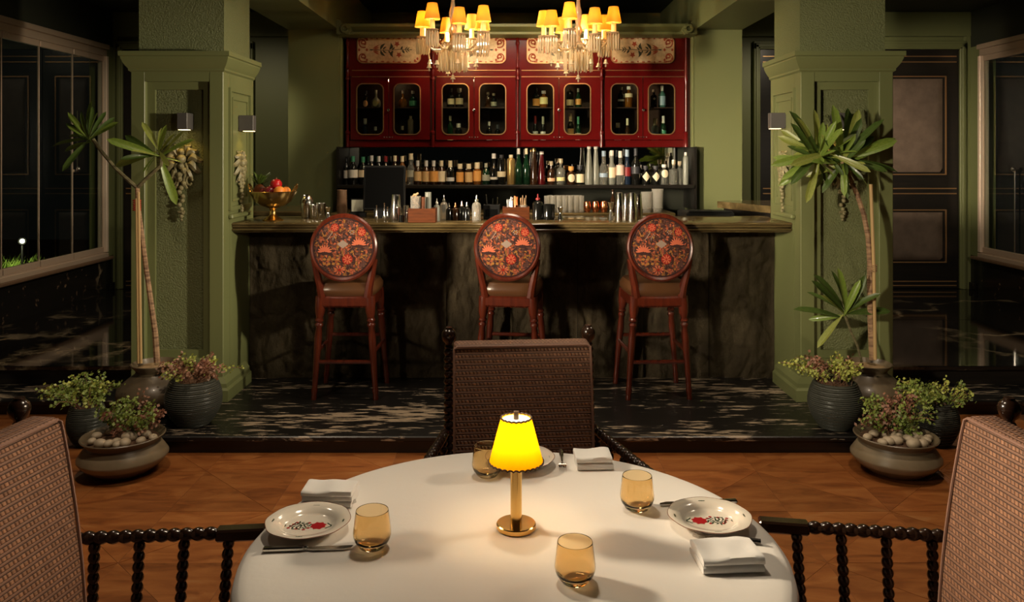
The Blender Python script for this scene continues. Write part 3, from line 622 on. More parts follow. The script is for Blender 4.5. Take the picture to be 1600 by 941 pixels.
# ================================================================ BOTTLES
PROF = dict(
 std=[(0, 0), (.92, 0), (1, .02), (1, .54), (.93, .61), (.55, .70), (.38, .75), (.34, .80), (.34, .97), (0, .97)],
 tall=[(0, 0), (.92, 0), (1, .02), (1, .42), (.85, .54), (.52, .68), (.36, .78), (.33, .97), (0, .97)],
 cone=[(0, 0), (.95, 0), (1, .02), (.92, .25), (.62, .65), (.42, .90), (.42, .95), (.55, .99), (0, .99)],
 flask=[(0, 0), (.9, 0), (1, .03), (1, .50), (.94, .58), (.6, .64), (.34, .67), (.32, .82), (0, .82)],
 squat=[(0, 0), (.9, 0), (1, .03), (1, .58), (.9, .66), (.42, .72), (.36, .76), (.36, .85), (0, .85)],
 cyl=[(0, 0), (.96, 0), (1, .02), (1, .80), (.88, .86), (.5, .89), (.46, .97), (0, .97)],
 onion=[(0, 0), (.7, 0), (.95, .1), (1, .26), (.86, .42), (.4, .54), (.26, .62), (.24, .9), (0, .9)],
 thin=[(0, 0), (.92, 0), (1, .02), (1, .50), (.7, .58), (.5, .62), (.45, .97), (0, .97)])
mcache = {}
def bottle(px, Y, z0, ytop, wpx, kind, body, cap, label, text, group, yoff=0, capf=.84, sq=1):
    """label: (material, lo, hi, shape)"""
    s = FPX/Y; r = wpx/2/s; h = wz(ytop, Y)-z0; pr = [(a*r, b*h) for a, b in PROF[kind]]
    o = MB().lathe(pr, 16, sy=sq).build('bottle', M[body]); o.location = (wx(px, Y), Y+yoff, z0); tag(o, text, 'bottle', group)
    if cap:
        rr = max(a for a, b in PROF[kind] if capf-.06 < b)*r*1.15
        rr = min(rr, .5*r)
        if kind in ('flask', 'squat'): MB().lathe([(0, capf*h), (rr*.8, capf*h), (rr*.8, (capf+.04)*h), (rr*1.25, (capf+.06)*h), (rr*1.25, h), (0, h)], 12).build('stopper', M[cap], o)
        else: MB().lathe([(rr, capf*h), (rr, h), (0, h)], 12).build('cap', M[cap], o)
    if label:
        lm, lo, hi, shp = label; rl = r*1.012
        if shp == 'band': mb = MB().lathe([(rl, lo*h), (rl, hi*h)], 20, sy=sq)
        else:
            cz = (lo+hi)/2*h; hh = (hi-lo)/2*h; aw = min(.95, hh/r*.9); n = 24; K = 5; vs = [(0, -rl*1.005*sq, cz)]; fs = [(0, 1+k, 1+(k+1) % n) for k in range(n)]
            for q in range(1, K+1):
                for k in range(n):
                    a = 2*math.pi*k/n; m = q/K/((abs(math.cos(a))+abs(math.sin(a))) if shp == 'diamond' else 1); u_ = aw*math.cos(a)*m
                    vs.append((rl*1.005*math.sin(u_), -rl*1.005*math.cos(u_)*sq, cz+hh*math.sin(a)*m))
            for q in range(K-1): fs += [(1+q*n+k, 1+(q+1)*n+k, 1+(q+1)*n+(k+1) % n, 1+q*n+(k+1) % n) for k in range(n)]
            mb = MB().add(vs, fs)
        mb.build('paper_label', M[lm], o)
    return o
YS = 7.13; ZS = 1.4065
shelf = [
 (541, 244, 9, 'std', 'g_dark', None, ('l_white', .22, .50, 'band'), 'dark bottle with white label', .80),
 (552, 244, 15, 'std', 'g_dark', 'l_green', ('l_white', .24, .52, 'band'), 'dark bottle with green capsule and white label', .80),
 (567, 245, 14, 'std', 'g_dark', 'l_green', ('l_cream', .26, .52, 'band'), 'dark bottle with green capsule and cream label', .80),
 (581, 243, 13, 'std', 'g_dark', 'l_silver', None, 'dark bottle with silver capsule behind the till screen', .80),
 (592, 244, 12, 'std', 'g_dark', 'l_silver', None, 'dark bottle with pale capsule behind the till screen', .80),
 (603, 244, 13, 'std', 'g_dark', 'l_red', None, 'dark bottle with red capsule behind the till screen', .80),
 (617, 243, 13, 'std', 'g_brown', 'l_cream', None, 'brown bottle with cream capsule behind the till screen', .80),
 (629, 244, 13, 'std', 'g_amber', 'l_cream', ('l_tan', .1, .5, 'band'), 'amber bottle with cream capsule and tan label', .80),
 (642, 240, 14, 'thin', 'g_clear', 'l_cream', ('l_grey', .24, .46, 'band'), 'tall clear bottle with cream stopper', .80),
 (653, 251, 12, 'std', 'g_brown', 'l_silver', ('l_tan', .15, .55, 'band'), 'brown bottle with silver cap and tan label', .76),
 (666, 251, 13, 'std', 'g_brown', 'l_silver', ('l_tan', .12, .55, 'band'), 'brown bottle with silver cap and wide tan label', .76),
 (678, 251, 13, 'std', 'g_brown', 'l_silver', ('l_orange', .12, .56, 'band'), 'brown bottle with silver cap and amber label', .76),
 (690, 251, 13, 'std', 'g_brown', 'l_cream', ('l_cream', .12, .56, 'band'), 'brown bottle with cream cap and cream label', .76),
 (704, 251, 13, 'std', 'g_dark', 'l_cream', ('l_silver', .14, .3, 'band'), 'black bottle with cream cap and silver band', .70),
 (719, 256, 12, 'squat', 'g_brown', 'l_cream', ('l_orange', .12, .6, 'band'), 'short brown bottle with amber label', .70),
 (733, 256, 12, 'squat', 'g_brown', 'l_cream', ('l_tan', .12, .6, 'band'), 'short brown bottle with tan label', .70),
 (746, 254, 13, 'squat', 'g_amber', 'l_cream', ('l_orange', .15, .62, 'band'), 'short amber bottle with tall cream cap', .66),
 (760, 255, 12, 'std', 'g_green', 'l_grey', ('l_grey', .18, .46, 'band'), 'dark green bottle with grey label', .80),
 (772, 240, 13, 'thin', 'g_dark', 'l_silver', ('l_white', .16, .24, 'band'), 'tall black bottle with slim white label', .84),
 (784, 242, 13, 'cyl', 'g_dark', 'l_dark', ('l_cream', .26, .44, 'band'), 'tall black cylinder bottle with cream label', .88),
 (799, 242, 13, 'cyl', 'g_gold', 'l_cream', None, 'gold cylinder bottle', .90),
 (811, 232, 12, 'tall', 'g_green', 'l_silver', None, 'tall dark green bottle with silver neck', .84),
 (823, 232, 12, 'tall', 'g_green', 'l_cream', None, 'tall dark green bottle with cream neck', .84),
 (835, 232, 13, 'cone', 'g_brown', 'brass', None, 'tall tapering brown bottle with brass top', .92),
 (847, 237, 13, 'cone', 'g_red', 'l_silver', None, 'tall tapering red bottle', .92),
 (862, 252, 12, 'flask', 'g_brown', 'crystal', ('l_peach', .14, .28, 'band'), 'brown decanter with glass stopper and peach label', .78),
 (877, 248, 14, 'flask', 'g_clear', 'crystal', ('l_yellow', .14, .28, 'band'), 'clear decanter with glass stopper and yellow label', .78),
 (893, 260, 14, 'squat', 'g_brown', 'l_orange', ('l_cream', .14, .58, 'disc'), 'squat brown bottle with round cream label and orange cap', .72),
 (907, 258, 14, 'squat', 'g_dark', 'l_dark', ('l_cream', .10, .54, 'band'), 'squat dark bottle with wide cream label', .72),
 (921, 229, 13, 'cone', 'g_frost', 'l_silver', None, 'tall frosted tapering bottle, left one of two', .94),
 (932, 229, 13, 'cone', 'g_frost', 'l_silver', None, 'tall frosted tapering bottle, right one of two', .94),
 (944, 236, 13, 'thin', 'g_clear', 'l_blue', ('l_blue', .22, .34, 'band'), 'tall clear bottle with pale blue label', .84),
 (957, 235, 13, 'thin', 'g_frost', 'l_white', ('l_cream', .2, .5, 'band'), 'tall frosted bottle with cream label', .84),
 (970, 236, 13, 'thin', 'g_clear', 'l_white', ('l_pink', .28, .58, 'band'), 'tall clear bottle with pink label', .80),
 (981, 234, 13, 'thin', 'g_blue', 'l_blue', ('l_red', .24, .5, 'band'), 'tall blue bottle with red label', .80),
 (994, 232, 14, 'std', 'g_dark', 'l_dark', ('l_dark', .3, .5, 'band'), 'tall black bottle with black cap', .80),
 (1010, 259, 14, 'squat', 'g_dark', 'l_dark', ('l_cream', .16, .68, 'diamond'), 'squat black bottle with cream diamond label', .76),
 (1025, 259, 14, 'squat', 'g_dark', 'l_dark', ('l_cream', .16, .68, 'diamond'), 'squat black bottle with cream diamond label', .76),
 (1039, 257, 15, 'squat', 'g_clear', 'l_silver', ('l_cream', .34, .74, 'disc'), 'clear flask with round cream label', .80),
 (1053, 250, 14, 'flask', 'g_clear', 'crystal', None, 'clear crystal decanter with stopper', .78),
 (1063, 252, 11, 'squat', 'g_clear', 'crystal', None, 'small clear bottle with glass stopper', .78),
 (1072, 238, 9, 'cyl', 'g_frost', 'l_white', None, 'thin pale bottle', .88)]
for i, (px, yt, w, kd, bd, cp, lb, tx, cf) in enumerate(shelf):
    where = 'second from the right' if i == len(shelf)-2 else 'right end of the shelf' if i == len(shelf)-1 else ordn(i+1)+' bottle along the mirror shelf'
    bottle(px, YS, ZS, yt, w, kd, bd, cp, lb, tx+', '+where, 'bottles on the mirror shelf', capf=cf, yoff=.0 if i % 2 else .02)
# bottles inside the glazed cabinets: (px, top, width, kind, body, cap, label, text, capf)
YK = 7.34; ZL, ZU = 1.735+.052, wz(167, YC)+.002
cabs = [
 ('first', 'upper', [(572, 140, 9, 'std', 'g_dark', 'l_dark', ('l_peach', .05, .42, 'disc'), 'dark bottle with peach oval label', .8), (588, 139, 15, 'onion', 'g_frost', 'l_silver', ('l_yellow', .06, .40, 'disc'), 'round pale flask with silver stopper', .8)]),
 ('first', 'lower', [(571, 184, 9, 'squat', 'g_blue', 'l_silver', ('l_blue', .1, .3, 'band'), 'small blue bottle with silver top', .7), (587, 197, 7, 'squat', 'g_dark', 'l_silver', None, 'tiny dark bottle with silver top', .7)]),
 ('second', 'upper', [(630, 139, 14, 'onion', 'g_amber', 'l_silver', None, 'round amber flask', .8), (646, 140, 12, 'flask', 'g_green', 'l_silver', ('l_green', .1, .4, 'band'), 'green decanter with silver top', .78)]),
 ('second', 'lower', [(629, 196, 7, 'squat', 'g_dark', 'l_grey', None, 'tiny dark bottle with grey cap', .7), (642, 180, 9, 'cyl', 'g_stone', 'l_cream', None, 'pale stoneware bottle', .88)]),
 ('third', 'upper', [(705, 136, 11, 'std', 'g_dark', 'l_dark', ('l_cream', .16, .46, 'band'), 'dark bottle with cream label and dark cap', .8), (718, 136, 12, 'squat', 'g_dark', 'l_silver', ('l_cream', .16, .48, 'band'), 'dark bottle with cream label and silver cap', .76)]),
 ('third', 'lower', [(704, 180, 9, 'std', 'g_green', 'l_grey', ('l_yellow', .0, .24, 'band'), 'green bottle with yellow label', .8), (717, 192, 11, 'squat', 'g_dark', 'l_silver', ('l_grey', .1, .3, 'band'), 'squat dark bottle with grey label', .72)]),
 ('fourth', 'upper', [(763, 142, 9, 'squat', 'g_brown', 'crystal', None, 'brown decanter with glass stopper', .78), (772, 144, 10, 'flask', 'g_dark', 'crystal', ('l_grey', .1, .4, 'band'), 'dark decanter with grey label', .78)]),
 ('fourth', 'lower', [(765, 189, 9, 'std', 'g_dark', 'l_silver', ('l_silver', .04, .14, 'band'), 'dark bottle with silver cap', .8), (778, 194, 9, 'squat', 'g_dark', 'l_dark', ('l_pink', .1, .2, 'band'), 'squat dark bottle with pink label', .7)]),
 ('fifth', 'upper', [(838, 135, 11, 'std', 'g_dark', 'l_dark', ('l_orange', .08, .44, 'band'), 'dark bottle with orange label', .8), (850, 140, 13, 'squat', 'g_amber', 'l_silver', ('l_yellow', .2, .6, 'band'), 'amber bottle with yellow label', .78)]),
 ('fifth', 'lower', [(837, 180, 8, 'tall', 'g_dark', 'l_red', ('l_silver', .05, .4, 'band'), 'dark bottle with red capsule', .62), (849, 181, 8, 'tall', 'g_dark', 'l_grey', ('l_silver', .05, .4, 'band'), 'dark bottle with grey capsule', .62)]),
 ('sixth', 'upper', [(891, 137, 11, 'cyl', 'g_dark', 'l_dark', ('l_cream', .1, .42, 'band'), 'dark bottle with two part cream label', .88), (904, 136, 10, 'tall', 'g_green', 'l_grey', ('l_orange', .14, .44, 'band'), 'green bottle with orange label', .8)]),
 ('sixth', 'lower', [(892, 176, 10, 'std', 'g_dark', 'l_cream', ('l_tan', .08, .46, 'band'), 'dark bottle with tan label and cream cap', .66), (904, 181, 9, 'tall', 'g_green', 'l_green', ('l_white', .02, .34, 'band'), 'green bottle with white label', .7)]),
 ('seventh', 'upper', [(971, 134, 10, 'squat', 'g_dark', 'l_grey', ('l_silver', .3, .4, 'band'), 'dark bottle with silver band', .8), (983, 133, 12, 'squat', 'g_amber', 'l_silver', ('l_cream', .48, .66, 'band'), 'tall amber bottle with cream label', .8)]),
 ('seventh', 'lower', [(966, 191, 11, 'squat', 'g_blue', 'l_silver', ('l_white', .04, .2, 'band'), 'blue flask with silver top', .7), (981, 184, 8, 'tall', 'g_brown', 'l_cream', ('l_cream', .04, .3, 'band'), 'slim brown bottle with cream capsule', .7)]),
 ('eighth', 'upper', [(1022, 138, 10, 'squat', 'g_dark', 'l_silver', ('l_silver', .4, .56, 'diamond'), 'dark bottle with white slanted label', .8), (1035, 132, 12, 'std', 'g_teal', 'l_silver', ('l_blue', .1, .52, 'band'), 'teal bottle with pale blue label', .76)]),
 ('eighth', 'lower', [(1024, 184, 11, 'squat', 'g_frost', 'l_cream', ('l_blue', .1, .4, 'band'), 'pale flask with cream top', .6), (1037, 180, 10, 'std', 'g_green', 'l_silver', ('l_green', .1, .44, 'band'), 'dark green bottle with silver capsule', .66)])]
for dn, lv, bs in cabs:
    for px, yt, w, kd, bd, cp, lb, tx, cf in bs:
        z0 = ZU if lv == 'upper' else ZL; zt = CAMH-(yt-HY)*YC/FPX; s = FPX/YK
        bottle(px, YK, z0, HY-(zt-CAMH)*s, w, kd, bd, cp, lb, '%s, on %s shelf behind the %s cabinet door' % (tx, lv, dn), 'bottles in the red cabinets', capf=cf)
# ================================================================ THINGS ON THE BAR
ZB = 1.2175                      # worktop height
def yb(y): return FPX*(CAMH-ZB)/(y-HY)      # depth of a thing whose base is seen at row y on the worktop
# fruit bowl
Yf = 5.5; sf = FPX/Yf
fb = thing('fruit_bowl', 'brass footed fruit bowl with ring handles at left end of the bar', 'bowl', (wx(427, Yf), Yf, ZB))
MB().lathe([(0, 0), (.068, 0), (.07, .008), (.045, .022), (.022, .04), (.024, .055), (.018, .07), (.028, .085), (.05, .09), (0, .093)], 28).build('foot', M['brass'], fb)
MB().lathe([(.02, .088), (.075, .10), (.12, .13), (.142, .17), (.158, .192), (.16, .197), (.155, .20), (.138, .172), (.115, .138), (.07, .11), (0, .10)], 36).build('basin', M['brassdark'], fb)
for sx in (-1, 1): MB().tube([(sx*(.15+.03*math.sin(a)*.4), .0+.028*math.cos(a), .215+.034*math.sin(a)) for a in [k*.628 for k in range(10)]], .006, 6, closed=True).build('ring_handle', M['brass'], fb)
def fruit(nm, px, py, r, m, txt, cat, dy=0, stem=False):
    s = FPX/(Yf+dy); o = thing(nm, txt, cat, (wx(px, Yf+dy), Yf+dy, wz(py, Yf+dy)))
    MB().lathe([(0, -.86*r), (.35*r, -.95*r), (.75*r, -.68*r), (1.0*r, -.05*r), (.92*r, .45*r), (.6*r, .82*r), (.25*r, .93*r), (0, .82*r)], 18).build('skin', M[m], o)
    MB().tube([(0, 0, .8*r), (.1*r, 0, 1.15*r)], .08*r, 5).build('stem', M['bark'], o); return o
fruit('apple', 432, 288.5, .040, 'apple', 'glossy red apple on top of the fruit in the brass bowl', 'apple', .02)
fruit('plum', 421, 299, .036, 'plum', 'dark red plum below the apple in the brass bowl', 'plum', -.02); fruit('plum', 411, 301, .032, 'plum', 'dark red plum nearest the leafy crown in the brass bowl', 'plum', .02)
fruit('orange', 437, 299.5, .037, 'orange', 'orange beneath the red apple in the brass bowl', 'orange', -.05); fruit('orange', 447, 299.5, .034, 'orange', 'orange at right rim of the brass fruit bowl', 'orange', .02)
pc = thing('pineapple', 'pineapple with dark leafy crown lying in the brass fruit bowl', 'pineapple', (wx(404, Yf), Yf+.04, wz(299, Yf)))
MB().sph((0, 0, 0), (.045, .045, .05), 14, 9).build('fruit_body', M['boxwood'], pc)
lf = MB()
for k in range(26):
    a = k*2.4; e = 20+55*rnd.random(); L = .085+.06*rnd.random(); d = Vector((math.cos(a)*math.cos(R(e)), math.sin(a)*math.cos(R(e)), math.sin(R(e)))); sd = d.cross(Vector((0, 0, 1))).normalized()*.009
    p = Vector((0, 0, .04)); lf.add([p-sd, p+sd, p+d*L*.6+sd, p+d*L*.6-sd, p+d*L+Vector((0, 0, -.02))], [(0, 1, 2, 3), (3, 2, 4)])
lf.build('leaf_crown', M['leaf_d'], pc)['kind'] = 'stuff'
def lathed(nm, px, ybase, prof, mat, txt, cat, Y=None, z=None, grp=None, n=20, parts=()):
    Y = Y or yb(ybase); o = MB().lathe(prof, n).build(nm, M[mat]); o.location = (wx(px, Y), Y, ZB if z is None else z); tag(o, txt, cat, grp)
    for pn, pp, pmt in parts: MB().lathe(pp, n).build(pn, M[pmt], o)
    return o
# steel shakers and tins
lathed('cocktail_shaker', 480, 341, [(0, 0), (.034, 0), (.036, .01), (.044, .09), (.046, .105), (.046, .11)], 'steel', 'steel cobbler shaker with domed cap beside the fruit bowl', 'shaker', parts=(('strainer_cap', [(.046, .11), (.044, .125), (.034, .15), (.018, .165), (0, .17)], 'steel'),))
for px, hh, yy_, t in ((492, .098, 341.8, 'left'), (502, .10, 339.2, 'right')): lathed('julep_cup', px, yy_, [(0, 0), (.028, 0), (.03, .006), (.036, hh), (.033, hh), (.028, .01), (0, .01)], 'steel', 'small steel cup between shaker and jigger, %s of the two' % t, 'cup', grp='steel cups beside the shaker')
JIG = [(.0, 0), (.024, 0), (.022, .004), (.010, .04), (.008, .046), (.010, .052), (.020, .082), (.021, .084), (.019, .084), (.0, .055)]
lathed('jigger', 513, 343, JIG, 'steel', 'steel double jigger right of the steel cups', 'jigger'); lathed('jigger', 876, 343, JIG, 'steel', 'steel double jigger in front of the row of straws', 'jigger')
lathed('jigger', 955, 344, [(a*1.05, b*1.45) for a, b in JIG], 'steel', 'tall steel jigger in front of the mixing tins', 'jigger')
# stacked paper cups
cs = thing('cup_stack', 'stack of ribbed brown paper cups beside the till', 'cup stack', (wx(535, 5.86), 5.86, ZB))
for k in range(9): MB().lathe([(.026, 0), (.038-k*.0005, .055), (.040-k*.0005, .058), (.036, .058), (.024, .006), (0, .006)], 16).build('cup', M['cup'], cs, M=T(0, 0, k*.017))
# POS till
ps = thing('till', 'black till screen on stand at left of the bar', 'till', (wx(600, 5.8), 5.8, ZB))
MB().box(-.15, .15, -.012, .03, .05, .375, M=RX(-10), b=.01).build('screen_body', M['black'], ps); MB().box(-.137, .137, -.0135, -.011, .065, .36, M=RX(-10)).build('screen_glass', M['screen'], ps)
MB().prism([(-.06, -.06), (.06, -.06), (.04, .10), (-.04, .10)], 0, .06).box(-.02, .02, .03, .06, .04, .2).build('stand', M['black'], ps)
MB().box(.148, .152, -.02, -.014, .03, .19, M=RX(-10)).build('screen_edge_strip', M['steel'], ps)  # thin steel strip along one edge of the screen
cf = thing('card_frame', 'small framed card standing left of the till', 'frame', (wx(559, 5.86), 5.86, ZB+.03))
MB().box(-.05, .05, 0, .012, 0, .10, b=.003).build('frame', M['black'], cf); MB().box(-.042, .042, -.002, .001, .008, .092).build('card', M['l_grey'], cf); MB().box(-.06, .06, -.02, .04, -.03, .0).build('holder', M['black'], cf)
# metal tins
def tin(px, yb_, ytop, wpx, txt, grp='steel mixing tins'):
    Y = yb(yb_); s = FPX/Y; r = wpx/2/s; h = (yb_-ytop)/s
    return lathed('mixing_tin', px, yb_, [(0, 0), (r*.98, 0), (r, .004), (r*.90, h*.50), (r*.94, h*.505), (r*.94, h*.52), (r*.86, h*.53), (r*.66, h-.003), (r*.62, h), (0, h)], 'steel', txt, 'shaker tin', grp=grp)
tin(619, 345.5, 304, 19, 'tall steel tin pair left of the first wooden garnish box', 'steel tins by the first box'); tin(635, 344.5, 321, 13, 'short steel tin touching the first wooden garnish box', 'steel tins by the first box')
tin(968, 345.5, 301, 15, 'steel mixing tin, first of four near the right stool'); tin(979, 343.5, 303, 13, 'steel mixing tin, second of four near the right stool'); tin(988, 345.5, 301, 16, 'steel mixing tin, third of four near the right stool'); tin(998, 343.5, 303, 14, 'steel mixing tin, fourth of four near the right stool')
for px, h, t in ((589, .10, 'left'), (601, .115, 'middle'), (606, .09, 'right')): lathed('bar_tongs', px, 346, [(0, 0), (.004, 0), (.010, .03), (.004, .05), (.0035, h), (.006, h+.006), (0, h+.01)], 'steel', 'thin steel bar tool before the till, %s of three' % t, 'bar tool', grp='bar tools before the till', n=10)
lathed('syrup_cup', 628, 347, [(0, 0), (.02, 0), (.02, .045), (.018, .045), (.018, .004), (0, .004)], 'g_dark', 'small dark cup between steel tins and wooden box', 'cup'); 
# wooden garnish boxes
def gbox(px0, px1, ybase, ytop, txt):
    Y = yb(ybase); s = FPX/Y; w = (px1-px0)/s; h = (ybase-ytop)/s; o = thing('garnish_box', txt, 'wooden box', (wx((px0+px1)/2, Y), Y, ZB)); t = .008
    MB().box(-w/2, w/2, 0, t, 0, h, b=.002).build('front_board', M['boxwood'], o); MB().box(-w/2, w/2, .11, .11+t, 0, h, b=.002).build('back_board', M['boxwood'], o)
    for x in (-w/2, w/2-t): MB().box(x, x+t, t, .11, 0, h).build('side_board', M['boxwood'], o)
    MB().box(-w/2+t, w/2-t, t, .11, 0, .006).build('bottom_board', M['boxwood'], o); return o, Y
o1, Y1 = gbox(638, 681, 348, 326, 'orange brown wooden box holding corks and jars, left of the middle stool'); o2, Y2 = gbox(786, 828, 343, 324, 'orange brown wooden box holding straws, behind the middle stool')
def jar(px, Y, z, r, h, mat, fill, txt, tall=None):
    o = MB().lathe([(0, 0), (r, 0), (r, h), (r*.94, h), (r*.94, .004), (0, .004)], 18).build('jar', M[mat]); o.location = (wx(px, Y), Y, z); tag(o, txt, 'jar', 'jars in the garnish boxes'); m = MB()
    if fill == 'cork':
        for k in range(34):
            a = rnd.random()*6.3; q = r*.72*rnd.random()**.5; p = Vector((q*math.cos(a), q*math.sin(a), .016+(h*1.12-.016)*k/34)); d = Vector((rnd.uniform(-1, 1), rnd.uniform(-1, 1), rnd.uniform(-.5, .5))).normalized()*.010; m.tube([p-d, p+d], .007, 6)
        m.build('cork_pieces', M['corkwood'], o)['kind'] = 'stuff'
    elif fill:
        for k in range(9):
            a = k*.7; q = r*.62; p = Vector((q*math.cos(a), q*math.sin(a), .006)); m.tube([p, (q*1.2*math.cos(a+.3), q*1.2*math.sin(a+.3), tall*(.8+.2*rnd.random()))], .0028, 5)
        m.build('straws', M[fill], o)['kind'] = 'stuff'
    return o
jar(650, Y1+.055, ZB+.007, .035, .165, 'clear_glass', 'cork', 'glass jar of pale cork pieces in the left wooden box'); jar(662, Y1+.03, ZB+.007, .012, .16, 'boxwood', None, 'slim orange wooden tube in the left wooden box'); jar(669.5, Y1+.075, ZB+.007, .021, .19, 'g_frost', None, 'tall grey glass tube in the left wooden box')
jar(797, Y2+.06, ZB+.007, .026, .075, 'brass', 'steel', 'brass cup of steel picks in the right wooden box', .15); jar(806.5, Y2+.035, ZB+.007, .017, .09, 'copper', 'orange', 'copper cup of orange straws in the right wooden box', .16); jar(818, Y2+.065, ZB+.007, .028, .09, 'clear_glass', 'corkwood', 'glass of tan paper straws in the right wooden box', .165)
# bitters bottles, organiser
def dash(px, ybase, ytop, wpx, body, txt, top='steel'):
    Y = yb(ybase); s = FPX/Y; r = wpx/2/s; h = (ybase-ytop)/s; o = MB().lathe([(0, 0), (r, 0), (r, h*.60), (r*.8, h*.68), (r*.34, h*.72), (r*.34, h*.78), (0, h*.78)], 16).build('dasher_bottle', M[body]); o.location = (wx(px, Y), Y, ZB); tag(o, txt, 'bottle', 'small dasher bottles on the bar')
    MB().lathe([(r*.42, h*.76), (r*.42, h*.82), (r*.14, h*.86), (r*.10, h), (0, h)], 10).build('dasher_top', M[top], o)
dash(683, 345, 310, 10, 'g_frost', 'pale dasher bottle with white top at right end of the first wooden box', 'l_white'); dash(694, 343, 305, 12, 'clear_glass', 'cut glass dasher bottle with steel spout, right of the first wooden box')
dash(702, 344, 317, 9, 'g_dark', 'small dark dasher bottle beside the cut glass dasher'); dash(712, 344, 317, 11, 'g_brown', 'small brown dasher bottle with copper top', 'copper'); dash(722, 344, 315, 11, 'g_dark', 'small black dasher bottle with steel top, second of three'); dash(730, 344, 316, 10, 'g_dark', 'small black dasher bottle with steel top, third of three')
dash(745, 344, 305, 14, 'clear_glass', 'cut glass dasher bottle left of the black caddy'); dash(841, 343, 303, 17, 'g_dark', 'round black bottle with dark red top right of the straws', 'l_red'); dash(851, 343, 322, 6, 'g_brown', 'slim brown vial beside the round black bottle', 'l_tan')
og = thing('bar_caddy', 'black bar caddy with napkins and stirrers left of the straws', 'caddy', (wx(770, yb(343)), yb(343), ZB))
MB().box(-.062, .05, 0, .008, 0, .10, b=.002).box(-.062, .05, .10, .108, 0, .10).box(-.062, -.055, .008, .10, 0, .10).box(.043, .05, .008, .10, 0, .10).box(-.06, .05, 0, .1, 0, .006).build('caddy_box', M['black'], og); MB().box(-.05, .035, -.002, 0, .02, .07).build('front_panel', M['screen'], og)
for x0, x1, hh in ((-.03, -.045, .17), (0.0, .0, .14), (.03, .033, .15)): MB().tube([(x0, .05, .01), (x1+.0, .06, hh)], .0028, 6).build('stirrer', M['steel'], og)
lathed('dark_tin', 858, 343, [(0, 0), (.042, 0), (.043, .10), (.04, .105), (.038, .1), (.038, .01), (0, .01)], 'g_dark', 'dark round tin right of the round black bottle', 'tin')
# glasses and copper mugs on the back counter
ZK = 1.1885; Yk = 6.86
def hiball(px, Y, r, h, txt, grp): return lathed('highball_glass', px, 0, [(0, 0), (r*.86, 0), (r, h), (r*.94, h), (r*.82, .012), (0, .012)], 'clear_glass', txt, 'glass', Y=Y, z=ZK, grp=grp, n=16)
i = 0
for row, Y in enumerate((6.80, 6.90)):
    for k, px in enumerate((855, 865, 874, 883, 892, 901, 909) if row == 0 else (860, 870, 879, 888, 897, 905)):
        hiball(px, Y, .024, .135, 'clear highball glass in the %s row left of copper mugs, %s from the left' % (('front', 'rear')[row], ordn(k+1)), 'highball glasses on the back counter')
for k, (px, h) in enumerate(((1011, .165), (1028, .19))): lathed('mixing_glass', px, 0, [(0, 0), (.036, 0), (.046, .03), (.050, h), (.047, h), (.042, .03), (0, .012)], 'clear_glass', 'tall clear mixing glass behind the right stool, %s of two' % ('left', 'right')[k], 'glass', Y=6.86, z=ZK, grp='mixing glasses on the back counter')
lathed('bitters_bottle', 958, 0, [(0, 0), (.022, 0), (.022, .1), (.009, .13), (.009, .17), (.012, .172), (.012, .185), (0, .185)], 'g_brown', 'slim brown bottle right of the copper mugs', 'bottle', Y=6.86, z=ZK)
def mug(px, txt):
    o = lathed('copper_mug', px, 0, [(0, 0), (.022, 0), (.031, .02), (.033, .045), (.028, .078), (.028, .086), (.025, .086), (.024, .078), (.024, .01), (0, .01)], 'copper', txt, 'mug', Y=6.84, z=ZK, grp='copper mugs on the back counter')
    MB().tube([(.0, -.029, .065), (.0, -.050, .068), (0, -.056, .045), (0, -.046, .025), (0, -.031, .024)], .004, 6).build('handle', M['brass'], o)
for k, px in enumerate((918, 931, 944)): mug(px, 'copper mug on the back counter, %s from the highball glasses' % ordn(k+1))
